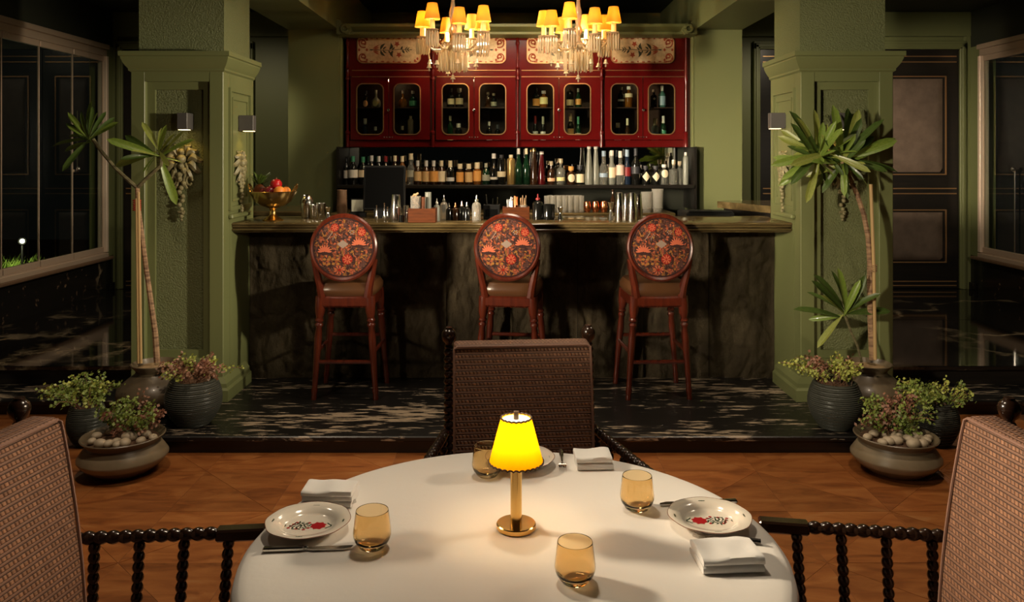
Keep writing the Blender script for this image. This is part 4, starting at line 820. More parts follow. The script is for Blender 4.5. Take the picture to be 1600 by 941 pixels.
# ================================================================ BAR STOOLS
def stool_proto():
    o = thing('bar_stool', '', 'bar stool', (0, 5.37, .1), 0, 'bar stools along the counter'); wd = M['mahogany']
    seat = MB(); pr = [(0, .66), (.195, .66), (.21, .68), (.212, .71), (.19, .745), (.12, .762), (0, .766)]
    def sq(r, a): c, s_ = abs(math.cos(a)), abs(math.sin(a)); return r*1.0/((c**5+s_**5)**.2)
    vs = []; n = 32
    for r, z in pr[1:-1]: vs += [(sq(r, 2*math.pi*k/n)*math.cos(2*math.pi*k/n)*.94, sq(r, 2*math.pi*k/n)*math.sin(2*math.pi*k/n), z) for k in range(n)]
    L = len(pr)-2; vs += [(0, 0, pr[0][1]), (0, 0, pr[-1][1])]
    seat.add(vs, [(i*n+k, i*n+(k+1) % n, (i+1)*n+(k+1) % n, (i+1)*n+k) for i in range(L-1) for k in range(n)]+[(L*n, (k+1) % n, k) for k in range(n)]+[(L*n+1, (L-1)*n+k, (L-1)*n+(k+1) % n) for k in range(n)])
    seat.build('seat', M['tan_leather'], o)
    MB().box(-.185, .185, -.205, .205, .59, .662, b=.012).build('seat_frame', wd, o)
    for sx in (-1, 1):
        for sy in (-1, 1):
            p1 = (sx*.155, sy*.175, .66); p0 = (sx*(.198 if sy < 0 else .21), sy*(.185 if sy < 0 else .20), 0)
            MB().rod(p0, p1, [(.017, 0), (.018, .03), (.016, .05), (.021, .09), (.017, .12), (.018, .2), (.024, .60), (.019, .70), (.026, .715), (.026, .73), (.018, .745), (.027, .76), (.027, .775), (.021, .785), (.030, .84), (.034, .92), (.034, 1)], 12).build('leg', wd, o)
    for z, y, x in ((.24, -.183, .183), (.335, .188, .185)): MB().tube([(-x, y, z), (x, y, z)], .013, 8).build('stretcher', wd, o)
    for sx in (-1, 1): MB().tube([(sx*.183, -.183, .30), (sx*.19, .19, .30)], .012, 8).build('stretcher', wd, o)
    # oval back: ring frame on two posts, fabric pad front and rear
    Mb = T(0, -.215, .975) @ RX(84); ring = MB(); n = 48
    def el(a, b): return [(a*math.cos(2*math.pi*k/n), b*math.sin(2*math.pi*k/n)) for k in range(n)]
    secs = [(.188, .182, .0), (.193, .188, .018), (.203, .203, .024), (.213, .214, .016), (.215, .217, 0), (.213, .214, -.016), (.203, .203, -.024), (.193, .188, -.018)]
    vs = [(x, y, z) for a, b, z in secs for x, y in el(a, b)]; q = len(secs)
    ring.add(vs, [(i*n+k, i*n+(k+1) % n, ((i+1) % q)*n+(k+1) % n, ((i+1) % q)*n+k) for i in range(q) for k in range(n)], Mb).build('back_frame', wd, o)
    for sx in (-1, 1): MB().tube([(sx*.145, -.185, .655), (sx*.155, -.192, .72), (sx*.172, -.20, .80), (sx*.192, -.208, .90)], [.03, .026, .024, .02], 8).build('back_post', wd, o)
    pads = MB()
    def pad(u, v):
        a = 2*math.pi*u; rr = v; return (.190*rr*math.cos(a), .185*rr*math.sin(a), .012+.022*(1-rr**2.5))
    MB().grid(pad, 48, 10, Mb, cu=True).build('floral_pad', M['floral'], o, 60)
    MB().grid(lambda u, v: (pad(u, v)[0], pad(u, v)[1], -pad(u, v)[2]), 48, 10, Mb, cu=True).build('inner_pad', M['floral'], o, 60)
    MB().tube([(.188*math.cos(a), .183*math.sin(a), .018) for a in [2*math.pi*k/48 for k in range(48)]], .004, 5, Mb, closed=True).build('piping', M['fl_dark'], o)
    # printed blooms lying on the rear pad
    def on(x, y): r = min(1, math.hypot(x/.19, y/.185)); return .0145+.022*(1-r**2.5)
    def blob(mb, cx, cy, a, b, rot=0, n=10, lift=0):
        pts = [(cx+a*math.cos(t)*math.cos(rot)-b*math.sin(t)*math.sin(rot), cy+a*math.cos(t)*math.sin(rot)+b*math.sin(t)*math.cos(rot)) for t in [2*math.pi*k/n for k in range(n)]]
        mb.add([(cx, cy, on(cx, cy)+lift)]+[(x, y, on(x, y)+lift) for x, y in pts], [(0, 1+k, 1+(k+1) % n) for k in range(n)], Mb)
    dk, sal, red, gry, och = MB(), MB(), MB(), MB(), MB()
    for cx, cy in ((-.115, -.015), (.10, .03)):      # lotus-like salmon blooms
        blob(dk, cx, cy-.004, .056, .03, 0, 14)
        for k in range(9): a = math.pi*(k-.0)/8; blob(sal, cx+.030*math.cos(a), cy-.012+.026*math.sin(a), .017, .0055, a, 8, .0008)
        for k in range(6): a = math.pi*(k+.5)/6; blob(sal, cx+.014*math.cos(a), cy-.012+.013*math.sin(a), .012, .005, a, 8, .0012)
    for cx, cy, r in ((.03, -.075, .033), (-.055, .125, .026), (.115, .095, .026)):
        blob(red, cx, cy, r, r, 0, 14); 
        for k in range(8): a = .785*k; blob(sal, cx+r*.52*math.cos(a), cy+r*.52*math.sin(a), r*.36, r*.11, a, 8, .0008)
    for k in range(9): a = .7*k; blob(sal, -.02+.026*math.cos(a), -.142+.02*math.sin(a), .011, .004, a, 8, .0004)
    blob(red, -.02, -.142, .010, .009, 0, 9, .0008)
    blob(gry, .0, .02, .036, .026, .0, 4, .0006); 
    for k in range(7): blob(gry, -.075+.008*k-.02, .055+.012*(k % 4), .011, .0025, .6+.25*k, 6, .0006)
    for k in range(6): a = k*1.05; blob(gry, .055+.012*math.cos(a), .095+.012*math.sin(a), .005, .004, 0, 6, .0006)
    for k in range(8): blob(och, -.12+.03*(k % 4)+rnd.uniform(-.006, .006), -.075-.028*(k//4), .010, .008, 0, 8, .0005)
    for k in range(26): a = k*2.4; q = .172*((k+.5)/26)**.5; blob(och if k % 3 else sal, q*math.cos(a), q*math.sin(a)*.95, .009, .0035, a*1.7, 7, .0003)
    fp_ = dk.build('printed_flowers', M['fl_dark'], o, 60)['kind'] = 'stuff'
    for mb, mt in ((sal, 'fl_salmon'), (red, 'fl_red'), (gry, 'fl_grey'), (och, 'fl_ochre')): mb.build('printed_flowers', M[mt], o, 60)['kind'] = 'stuff'
    return o
st0 = stool_proto(); st0.location = (-1.066, 5.37, .1); st0['label'] = 'red mahogany stool with floral oval back, nearest the fruit bowl end'
dup(st0, (-.0, 5.37, .1), -8, 'red mahogany stool with floral oval back, half hidden behind the woven chair'); dup(st0, (.928, 5.37, .1), 3, 'red mahogany stool with floral oval back, in front of the steel mixing tins')
# ================================================================ DINING CHAIRS
def chair_proto():
    o = thing('dining_armchair', '', 'armchair', (0, 0, 0), 0, 'woven armchairs round the table'); e = M['ebony']; PX = .258; AZ = .651
    for sx in (-1, 1):
        b0, b1 = (sx*PX, -.06, .38), (sx*PX, 0, .948)
        p = MB().bobbin(b0, b1, .0135, .0205, .026).build('back_post', e, o)
        MB().lathe([(0, 0), (.014, 0), (.018, .006), (.013, .014), (.014, .02), (.023, .028), (.0275, .042), (.0275, .052), (.024, .062), (.017, .069), (.014, .071), (.013, .077), (0, .077)], 16, T(*b1)).build('ball_finial', e, p)
        MB().bobbin((sx*PX, -.06, .40), (sx*(PX+.01), -.03, 0), .016, .021, .028).build('leg', e, o); MB().bobbin((sx*.30, -.55, .40), (sx*.302, -.555, 0), .016, .021, .028).build('leg', e, o)
        a0, a1 = (sx*(PX+.012), -.03, AZ), (sx*.392, -.59, AZ)
        ar = MB().bobbin(a0, (sx*.372, -.485, AZ), .0125, .0178, .0315); ar.box(-.02, .02, -.085, .045, -.019, .013, T(sx*.380, -.53, AZ+.003) @ RZ(sx*14), b=.005); ar.build('armrest', e, o)
        for k in range(5):
            t = .07+.2*k; q = Vector(a0).lerp(Vector(a1), t); MB().bobbin((q.x-sx*.05*t, q.y, .38), (q.x, q.y, AZ-.012), .0105, .0155, .0255, 9).build('spindle', e, o)
        MB().box(-.018, .018, -.50, 0, .335, .385, T(sx*.265, -.05, 0) @ RZ(sx*5), b=.004).build('side_rail', e, o)
        MB().bobbin((sx*.262, -.05, .15), (sx*.30, -.54, .15), .010, .015, .026, 8).build('stretcher', e, o)
    MB().bobbin((-PX, -.002, .925), (PX, -.002, .925), .014, .021, .028).build('top_rail', e, o)
    MB().box(-.30, .30, -.57, -.535, .335, .385, b=.004).box(-PX, PX, -.075, -.045, .335, .385, b=.004).build('seat_rail', e, o)
    # reclined back cushion: rounded slab, woven
    w = .242; zt, zb = .988, .44; c = []
    y = lambda z: -.13-(zt-z)*.13
    c = [(y(zt)+.018, zt), (y(zt)+.006, zt-.004), (y(zt), zt-.014)]+[(y(zt-.014)-(zt-.014-z)*.13-.012*math.sin(math.pi*(zt-.014-z)/(zt-zb)), z) for z in [zt-.014-(zt-.014-zb)*k/14 for k in range(1, 15)]]
    c += [(y(zb)+.02, zb-.012), (y(zb)+.07, zb-.012), (y(zb)+.08, zb)]+[(-.050-(zt-z)*.11, z) for z in (.55, .7, .85, zt-.02)]+[(-.050, zt-.006), (-.058, zt)]
    m = MB(); xs = [-w, -w+.004, -w+.014]+[-w+.014+(2*w-.028)*k/16 for k in range(1, 16)]+[w-.014, w-.004, w]; n = len(c); cyv = sum(p[0] for p in c)/n; czv = sum(p[1] for p in c)/n; vs = []
    for x in xs:
        ins = .008 if abs(x) > w-.001 else (.0025 if abs(x) > w-.006 else 0)
        for (yy, zz_) in c:
            dy, dz = yy-cyv, zz_-czv; L = math.hypot(dy, dz); vs.append((x, yy-dy/L*ins, zz_-dz/L*ins))
    fs = [(i*n+k, i*n+(k+1) % n, (i+1)*n+(k+1) % n, (i+1)*n+k) for i in range(len(xs)-1) for k in range(n)]+[tuple(range(n)), tuple((len(xs)-1)*n+k for k in range(n))[::-1]]
    cush = m.add(vs, fs).build('back_cushion', M['weave'], o, 60)
    bead = [(-w, c[i][0]-.001, c[i][1]) for i in range(16, 1, -1)]+[(-w+.012, c[2][0]-.001, zt-.006)]+[(w-.012, c[2][0]-.001, zt-.006)]+[(w, c[i][0]-.001, c[i][1]) for i in range(2, 17)]
    MB().tube(bead, .0042, 6).build('piping', pmcord, cush)
    MB().box(-.25, .25, -.565, -.09, .385, .46, b=.025).build('seat_cushion', M['weave'], o)
    return o
pmcord = pm('dusky_piping', (.26, .14, .10), .6)
ch = chair_proto(); ch.location = (.0265, 3.0, 0); ch.rotation_euler.z = R(5); ch['label'] = 'woven armchair with bobbin posts, straight behind the yellow lamp facing us'
dup(ch, (-1.315, 1.854, 0), 82, 'woven armchair with dark bobbin arms at the left of the table'); dup(ch, (1.309, 1.853, 0), -86, 'brightly lit woven armchair with dark bobbin arms at the right of the table')
# ================================================================ TABLE
TX, TY, TR, TZ = .006, 1.89, .60, .75
tb = thing('dining_table', 'round dining table hidden under the white linen cloth', 'table', (TX, TY, 0))
MB().lathe([(0, .715), (TR-.01, .715), (TR-.004, .72), (TR-.004, .738), (TR-.01, .742), (0, .742)], 64).build('tabletop', M['mahogany'], tb); MB().lathe([(0, 0), (.25, 0), (.25, .02), (.06, .06), (.05, .6), (.1, .715), (0, .715)], 24).build('pedestal', M['ebony'], tb)
nu, nv = 200, 46
def cloth(u, v):
    a = 2*math.pi*u; fold = math.sin(7*a+.6)*.5+math.sin(11*a+2)*.3+math.sin(17*a)*.2; r0 = TR+.002
    if v < .6:
        r = r0*(v/.6); z = TZ+.0012*mnoise.noise(Vector((r*math.cos(a)*9, r*math.sin(a)*9, 0)))*min(1, r*4)-.004*max(0, (r/r0-.93)/.07)**2
    else:
        t = (v-.6)/.4; dp = t*(.06+.17*min(1, max(0, 1.2-1.6*math.sin(a)))); bend = min(1, dp/.03); ang = bend*math.pi/2
        z = TZ-.004-(.022*(1-math.cos(ang)) if dp < .03 else .022+dp-.03); r = r0+.022*math.sin(ang)+fold*.055*max(0, dp-.02)/.3+.03*dp
        r += .006*mnoise.noise(Vector((a*9, dp*14, 2)))*min(1, dp*12)
    return (TX+r*math.cos(a), TY+r*math.sin(a), z)
cl = MB().grid(cloth, nu, nv, cu=True).build('tablecloth', M['cloth'], None, 70); tag(cl, 'white linen cloth draped over the round dining table', 'tablecloth')
ZT = TZ+.0015
# --- lamp
P = WZ(807, 825, ZT); lp = thing('table_lamp', 'brass table lamp with glowing yellow parchment shade in the middle of the cloth', 'table lamp', P)
MB().lathe([(0, 0), (.046, 0), (.048, .002), (.048, .011), (.046, .013), (0, .0135)], 48).build('base', M['brass'], lp); MB().lathe([(.0138, .0135), (.0138, .165), (.022, .172), (.022, .176), (0, .176)], 28).build('pole', M['brass'], lp)
shd = MB().lathe([(.0655, .160), (.0365, .268)], 64).build('lamp_shade', M['lampshade'], lp)
dt = pm('brown_shade_edging', (.05, .02, .008), .6)
for r, z, amp, n in ((.0658, .1595, .0032, 30), (.0366, .2655, .0022, 20)): MB().tube([((r+.0004)*math.cos(2*math.pi*k/120), (r+.0004)*math.sin(2*math.pi*k/120), z+amp*abs(math.sin(math.pi*k*n/120))) for k in range(120)], .0021, 5, closed=True).build('scalloped_edging', dt, shd)
MB().lathe([(0, .262), (.034, .262), (.034, .2635), (0, .2635)], 32).build('top_disc', pm('white_diffuser_disc', (.9, .85, .7), .5, emit=((1, .88, .55), 1.6)), lp); MB().lathe([(0, .262), (.0065, .262), (.0065, .282), (0, .282)], 16).build('finial', M['sill'], lp)
MB().lathe([(0, .176), (.006, .18), (.012, .2), (.012, .215), (0, .228)], 16).build('bulb', pm('lamp_bulb', (1, 1, 1), .5, emit=((1, .8, .45), 8)), lp)
point('lamp_bulb_light', (P.x, P.y-.0, ZT+.218), 1.1, (1, .72, .34), .02)
point('lamp_bulb_light', (P.x, P.y-.0, ZT+.205), .05, (1, .72, .34), .045)
# --- amber tumblers
def tumbler(px, py, txt, first=[None]):
    p = WZ(px, py, ZT)
    if first[0]: return dup(first[0], p, 0, txt)
    o = MB().lathe([(0, .0), (.026, 0), (.030, .003), (.040, .018), (.0432, .028), (.0436, .034), (.0430, .041), (.0412, .055), (.0394, .070), (.0377, .0835), (.0374, .085), (.0368, .0858), (.0364, .085), (.0366, .0835), (.0383, .070), (.0400, .055), (.0417, .041), (.0422, .034), (.0418, .028), (.0385, .019), (.027, .012), (.012, .011), (0, .011)], 64).build('tumbler', M['amber_glass'], None, 75); o.location = p
    first[0] = tag(o, txt, 'glass', 'amber tumblers on the cloth'); return o
tumbler(582, 855, 'amber glass tumbler beside the left plate'); tumbler(762, 743, 'amber glass tumbler partly behind the lamp shade'); tumbler(996, 795, 'amber glass tumbler beside the right plate'); tumbler(899, 909, 'amber glass tumbler nearest to us, in front of the lamp')
# --- plates
def plate_proto(txt, p, rz):
    o = thing('plate', txt, 'plate', p, rz, 'floral plates on the cloth'); n = 72
    prof = [(0, .006), (.058, .006), (.064, .008), (.070, .0165), (.100, .0235), (.1005, .025), (.099, .0255), (.070, .0195), (.064, .0135), (.056, .0095), (0, .0095)]
    foot = [(0, 0), (.05, 0), (.052, .006), (0, .007)]
    vs = []; rows = []
    def sc(r, a): return r*(1+(.020*(abs(math.cos(a*4))**2.0-.5) if r > .09 else 0))
    m = MB().lathe(foot, 40)
    def g(u, v):
        i = v*(len(prof)-1); k = min(int(i), len(prof)-2); t = i-k; r = prof[k][0]*(1-t)+prof[k+1][0]*t; z = prof[k][1]*(1-t)+prof[k+1][1]*t; a = 2*math.pi*u; r = sc(r, a); return (r*math.cos(a), r*math.sin(a), z)
    m.grid(g, n, len(prof)-1, cu=True).build('dish', M['plate'], o, 35)
    MB().tube([(sc(.1003, a)*math.cos(a), sc(.1003, a)*math.sin(a), .0249) for a in [2*math.pi*k/96 for k in range(96)]], .0009, 5, closed=True).build('rim_line', M['plate_rim'], o)
    z0 = .0099; red, grn = MB(), MB(); PS = 1.22
    def blob(mb, cx, cy, a, b, rot=0, z=z0, n=9):
        if abs(cx) < .06 and abs(cy) < .06: cx, cy, a, b = cx*PS, cy*PS, a*PS, b*PS
        mb.add([(cx+a*math.cos(t)*math.cos(rot)-b*math.sin(t)*math.sin(rot), cy+a*math.cos(t)*math.sin(rot)+b*math.sin(t)*math.cos(rot), z) for t in [2*math.pi*k/n for k in range(n)]], [tuple(range(n))])
    # crimson flower: lobed star
    pts = [(-.0245+(.0205 if k % 2 else .016)*math.cos(math.pi*k/8), (.0205 if k % 2 else .016)*math.sin(math.pi*k/8), z0) for k in range(16)]; red.add(pts, [tuple(range(16))])
    for x, y in ((.034, .002), (.030, -.006), (.037, .010), (-.002, .010), (.0, -.012), (.02, .014), (.005, .017), (.025, -.013)): blob(red, x, y, .0035, .003)
    for k in range(26):
        x = .016+.021*math.cos(k*2.399)*(k/26)**.5; y = .017*math.sin(k*2.399)*(k/26)**.5; blob(grn, x, y, .0042, .0017, k*1.3)
    for x, y, r in ((-.043, .004, .6), (-.043, -.004, -.6), (-.048, 0, 0), (-.038, .009, .9), (-.038, -.009, -.9), (.047, .003, .5), (.047, -.003, -.5), (.052, 0, 0)): blob(grn, x, y, .0045, .0016, r)
    for ang in (90, 0, 180, 270):      # sprigs on the rim
        a = R(ang); cx, cy = .086*math.cos(a), .086*math.sin(a)
        for dr, q in ((0, 0), (.5, .007), (-.5, -.007), (.9, .004), (-.9, -.004)): mx = cx-q*math.sin(a); my = cy+q*math.cos(a); blob(grn, mx, my, .0045 if ang != 270 else .002, .0015, a+dr, .0222+.0006)
    red.build('crimson_flower', M['plate_red'], o, 0)['kind'] = 'stuff'; grn.build('green_sprigs', M['plate_green'], o, 0)['kind'] = 'stuff'; return o
pl0 = plate_proto('ivory plate with crimson flower on the left side of the table', WZ(482, 828, ZT), 180)
dup(pl0, WZ(1109, 820, ZT), 0, 'ivory plate with crimson flower on the right side of the table'); dup(pl0, WZ(813, 726, ZT), 90, 'ivory plate mostly hidden behind the glowing lamp shade')
# --- folded napkins: a stack of rounded folds
def napkin(px, py, w, d, layers, th, rz, txt, seed):
    p = WZ(px, py, ZT); o = thing('napkin', txt, 'napkin', p, rz, 'folded napkins on the cloth')
    z = 0
    for k in range(layers):
        hgt = th/layers; s2 = seed+k*1.7; ox, oy = .003*math.sin(s2*3), .003*math.cos(s2*5)
        cs = [(-d/2, hgt*.5), (-d/2+.003, hgt*.88), (-d/2+.012, hgt*.98)]+[(-d/2+d*t, hgt) for t in (.25, .5, .75)]+[(d/2-.008, hgt*.97), (d/2, hgt*.6), (d/2, hgt*.2), (d/2-.006, 0), (0, 0), (-d/2+.006, .0), (-d/2+.001, hgt*.15)]
        m = MB(); N = 22; vs = []
        for i in range(N+1):
            x = -w/2+w*i/N; e = 1-max(0, abs(2*i/N-1)-.9)*.6
            for yy, zz_ in cs: vs.append((x+ox, yy+oy+.003*mnoise.noise(Vector((x*18, seed, k))), z+zz_*e+(.005*mnoise.noise(Vector((x*22+s2, yy*22, s2))) if zz_ > hgt*.7 and k == layers-1 else (.0015*mnoise.noise(Vector((x*30, yy*9, s2))) if zz_ > hgt*.3 else 0))))
        n = len(cs); m.add(vs, [(i*n+j, (i+1)*n+j, (i+1)*n+(j+1) % n, i*n+(j+1) % n) for i in range(N) for j in range(n)]+[tuple(range(n))[::-1], tuple(N*n+j for j in range(n))])
        m.build('folded_layer', M['napkin'], o, 60); z += hgt*1.0
    return o
napkin(516, 783, .130, .085, 3, .042, -3, 'white napkin folded in layers above the left plate', 1.0); napkin(928, 726, .104, .09, 2, .036, 2, 'white folded napkin at the far side of the table beside the fork', 2.0); napkin(1134, 878, .135, .105, 2, .032, 4, 'white folded napkin below the right plate, covering a fork', 3.0)
# --- cutlery
def knife(p0, p1, txt):
    a = WZ(*p0, ZT); b = WZ(*p1, ZT); d = b-a; L = d.length; o = thing('table_knife', txt, 'knife', a, math.degrees(math.atan2(d.y, d.x)))
    MB().box(0, L*.46, -.0075, .0075, .0, .010, b=.003).build('handle', M['cutlery'], o); MB().box(L*.455, L*.50, -.006, .006, .001, .010, b=.003).build('bolster', M['steel'], o)
    MB().prism([(L*.5, -.004), (L*.55, -.009), (L*.9, -.010), (L*.98, -.004), (L, .006), (L*.5, .005)], .003, .0048).build('blade', M['cutlery'], o); return o
knife((411, 862), (552, 857), 'silver table knife in front of the left plate'); knife((1152, 786), (1030, 790), 'silver table knife behind the right plate')
def fork(p0, p1, txt):
    a = WZ(*p0, ZT); b = WZ(*p1, ZT); d = b-a; L = d.length; o = thing('table_fork', txt, 'fork', a, math.degrees(math.atan2(d.y, d.x)))
    def bar(x0, x1, y, w0, w1, cv): 
        n = 10; return [((x0+(x1-x0)*k/n), y, .003+cv*((k/n)**2)*.012) for k in range(n+1)]
    MB().tube([(0, 0, .005), (L*.15, 0, .006), (L*.35, 0, .005), (L*.55, 0, .003), (L*.68, 0, .006)], [.0062, .0068, .005, .003, .003], 8).build('handle', M['cutlery'], o)
    MB().grid(lambda u, v: (L*(.66+.14*u), (v-.5)*(.006+.018*min(1, u*2.2)), .006-.003*math.sin(u*2)), 8, 4).build('neck', M['cutlery'], o)
    for k in range(4): MB().tube([(L*.79, -.009+.006*k, .0035), (L*.88, -.009+.006*k, .004), (L, -.0092+.0061*k, .011)], [.0018, .0017, .0009], 6).build('tine', M['cutlery'], o)
    return o
fork((449, 801), (557, 789), 'silver fork behind the left plate, under the napkin edge'); fork((1189, 850), (1082, 842), 'silver fork lying under the right napkin'); fork((877, 706), (880, 736), 'silver fork at the far side between plate and napkin')
# ================================================================ PLANTS AND POTS
def urn(px, txt):
    Y = 4.94; o = thing('clay_urn', txt, 'urn', (wx(px, Y), Y, .1), 0, 'wide clay urns by the pillars')
    MB().lathe([(0, 0), (.12, 0), (.15, .01), (.205, .07), (.222, .12), (.215, .155), (.16, .205), (.118, .235), (.108, .25), (.112, .262), (.138, .29), (.141, .297), (.134, .30), (.105, .262), (.10, .25), (0, .25)], 40).build('urn_body', M['clay'], o)
    MB().lathe([(.112, .27), (.09, .279), (0, .284)], 24).build('topdressing', M['sand'], o); return o
urn(243, 'brown clay urn holding the forked tree in front of the left pillar'); urn(1356, 'brown clay urn holding the bushy tree in front of the right pillar')
def leafmesh(L, w, droop, fold, mat):
    m = MB(); n = 9
    def f(u, v):
        t = u; ww = w*max(.05, (max(0, t-.04)**.75)*((1.0001-t)**.42)*1.75) if t > .04 else w*.06; y = (v-.5)*2*ww
        return (t*L, y, -droop*L*t**2.2+abs(y)*fold)
    m.grid(f, n, 4); me = m.mesh('leaf', 60); me.materials.append(mat); return me
LV = [leafmesh(1, .105, dr, fo, M[mt]) for dr, fo, mt in ((.10, .35, 'leaf'), (.22, .3, 'leaf'), (.05, .4, 'leaf_y'), (.15, .3, 'leaf_d'), (.28, .3, 'leaf'), (.12, .35, 'leaf_y'))]
def leaf(parent, base, tip, kind, roll=0, wide=1):
    base = Vector(base); d = Vector(tip)-base; L = d.length; d.normalize(); up = Vector((0, -.75, .65)); y = up.cross(d).normalized(); z = d.cross(y); Mx = Matrix((d, y, z)).transposed() @ Matrix.Rotation(R(roll), 3, 'X')
    inv = parent.matrix_basis.inverted()
    return put('leaf', LV[kind], parent, inv @ T(*base) @ Mx.to_4x4() @ Matrix.Diagonal((L, L*wide, L, 1)))
def cluster(o, px, py, Y, tips, kinds, wide=1.0, depth=.12):
    b = W(px, py, Y); r2 = random.Random(int(px))
    for i, (tx, ty) in enumerate(tips):
        dy = r2.uniform(-1, .7)*depth; t = W(tx, ty, Y+dy); bb = b+Vector((r2.uniform(-.012, .012), r2.uniform(-.012, .012), r2.uniform(-.03, .02)))
        if math.hypot(tx-px, ty-py) < 34: t.y = Y-.12-.05*r2.random()
        leaf(o, bb, t, kinds[i % len(kinds)], r2.uniform(-35, 35), wide)
def pxs(pts, Y): return [W(x, y, Y) for x, y in pts]
def loc(o, pts): return [p-o.location for p in pts]
Yp = 4.94
t1 = thing('frangipani_tree', 'tall forked frangipani tree with two leaf clusters, tied with red twine', 'potted tree', (wx(243, Yp), Yp, .38))
MB().tube(loc(t1, pxs([(246, 566), (243, 520), (236, 470), (229, 420), (222, 365), (216, 320), (215, 292)], Yp)), [.020, .018, .0165, .0155, .0145, .014, .014], 8).build('trunk', M['bark'], t1)
MB().tube(loc(t1, pxs([(215, 294), (196, 277), (180, 262), (160, 238), (146, 218)], Yp)), [.013, .012, .011, .011, .012], 8).build('branch', M['bark_green'], t1); MB().tube(loc(t1, pxs([(215, 294), (228, 280), (241, 268), (252, 258), (253, 240)], Yp)), [.013, .012, .012, .012, .013], 8).build('branch', M['bark_green'], t1)
for a, b in (((217, 568), (214, 310)), ((221, 568), (217, 300))): MB().tube(loc(t1, pxs([a, b], Yp-.03)), .008, 7).build('bamboo_stake', M['bamboo'], t1)
q = MB()
for k in range(6): q.tube([p+Vector((.022*math.cos(a), .022*math.sin(a)-.012, 0)) for a in [k2*.9 for k2 in range(7)] for p in loc(t1, pxs([(216, 313+k*3)], Yp))], .004, 5, closed=True)
q.build('red_twine', M['redtie'], t1)
def c1(x, y): return (70+x/4.704, 140+y/4.704)
cluster(t1, *c1(332, 362), Yp, [c1(*p) for p in ((322, 75), (350, 120), (165, 168), (150, 225), (165, 262), (40, 392), (128, 442), (118, 590), (445, 155), (512, 195), (525, 237), (460, 300), (155, 318), (375, 160), (250, 175))], (0, 3, 0, 3, 1, 0, 0, 3, 3, 3, 0, 0, 1, 0, 3), .95)
cluster(t1, *c1(840, 470), Yp, [c1(*p) for p in ((718, 232), (850, 280), (882, 268), (1022, 298), (940, 320), (1082, 352), (455, 358), (575, 322), (510, 558), (1012, 520), (975, 850), (920, 555), (735, 600), (560, 488), (690, 430), (800, 590))], (2, 5, 0, 2, 5, 0, 0, 3, 2, 0, 0, 2, 0, 3, 5, 0), 1.0)
t2 = thing('frangipani_tree', 'tall frangipani tree with a dense crown of long green leaves, beside the right pillar', 'potted tree', (wx(1356, Yp), Yp, .38))
MB().tube(loc(t2, pxs([(1364, 562), (1361, 500), (1360, 450), (1360, 410), (1357, 370), (1350, 335), (1340, 305), (1329, 280), (1317, 252)], Yp)), [.021, .020, .019, .018, .0165, .015, .0145, .014, .014], 8).build('trunk', M['bark'], t2)
MB().tube(loc(t2, pxs([(1331, 285), (1308, 272), (1290, 260), (1278, 247)], Yp)), [.012, .011, .011, .011], 8).build('branch', M['bark_green'], t2)
MB().tube(loc(t2, pxs([(1368, 562), (1366, 420), (1361, 288)], Yp-.03)), .0105, 8).build('bamboo_stake', M['bamboo'], t2)
q = MB()
for k in range(4): q.tube([p+Vector((.028*math.cos(a), .028*math.sin(a)-.012, 0)) for a in [k2*.9 for k2 in range(7)] for p in loc(t2, pxs([(1362, 414+k*3)], Yp))], .003, 5, closed=True)
q.build('brown_twine', M['bark'], t2)
def c2(x, y): return (1200+x/4.705, 150+y/4.705)
cluster(t2, *c2(368, 452), Yp, [c2(*p) for p in ((220, 106), (255, 160), (262, 190), (372, 92), (98, 245), (82, 292), (160, 352), (45, 445), (42, 500), (102, 602), (78, 662), (290, 782), (345, 612), (415, 190), (490, 190), (460, 395), (215, 200), (390, 470), (400, 570))], (3, 5, 0, 5, 2, 5, 3, 0, 0, 0, 0, 2, 5, 0, 0, 0, 3, 0, 0), 1.0, .16)
cluster(t2, *c2(550, 468), Yp, [c2(*p) for p in ((505, 75), (520, 118), (630, 75), (675, 95), (640, 185), (820, 140), (935, 270), (960, 325), (800, 392), (975, 508), (885, 538), (798, 640), (590, 750), (395, 682), (600, 492), (650, 292), (545, 235), (700, 160), (560, 560), (450, 330), (700, 330))], (0, 3, 3, 2, 2, 3, 0, 0, 0, 3, 3, 1, 3, 3, 2, 0, 3, 3, 3, 3, 3), 1.0, .16)
rx = random.Random(21)
for (cxp, cyp) in (c2(368, 452), c2(550, 468), c2(455, 420)):
    ex = []
    for k in range(12): a = rx.random()*6.283; L = rx.uniform(38, 72); ex.append((cxp+L*1.05*math.cos(a), cyp-L*.85*math.sin(a)))
    cluster(t2, cxp, cyp, Yp, ex, (0, 3, 5, 3, 0, 2), 1.0, .2)
sp = thing('frangipani_sapling', 'short frangipani sapling growing low from the right clay urn', 'sapling', (wx(1348, Yp), Yp, .38))
MB().tube(loc(sp, pxs([(1347, 566), (1340, 540), (1330, 518), (1321, 494)], Yp-.02)), [.008, .008, .008, .008], 7).build('stem', M['bark_green'], sp)
def c3(x, y): return (1200+x/3.92, 250+y/3.92)
cluster(sp, *c3(470, 945), Yp-.02, [c3(*p) for p in ((452, 665), (430, 680), (330, 695), (310, 735), (352, 818), (262, 790), (185, 878), (600, 718), (680, 800), (765, 905), (250, 975), (560, 740), (300, 1145), (620, 830))], (0, 3, 3, 3, 5, 3, 3, 3, 3, 3, 0, 0, 2, 0), 1.05)
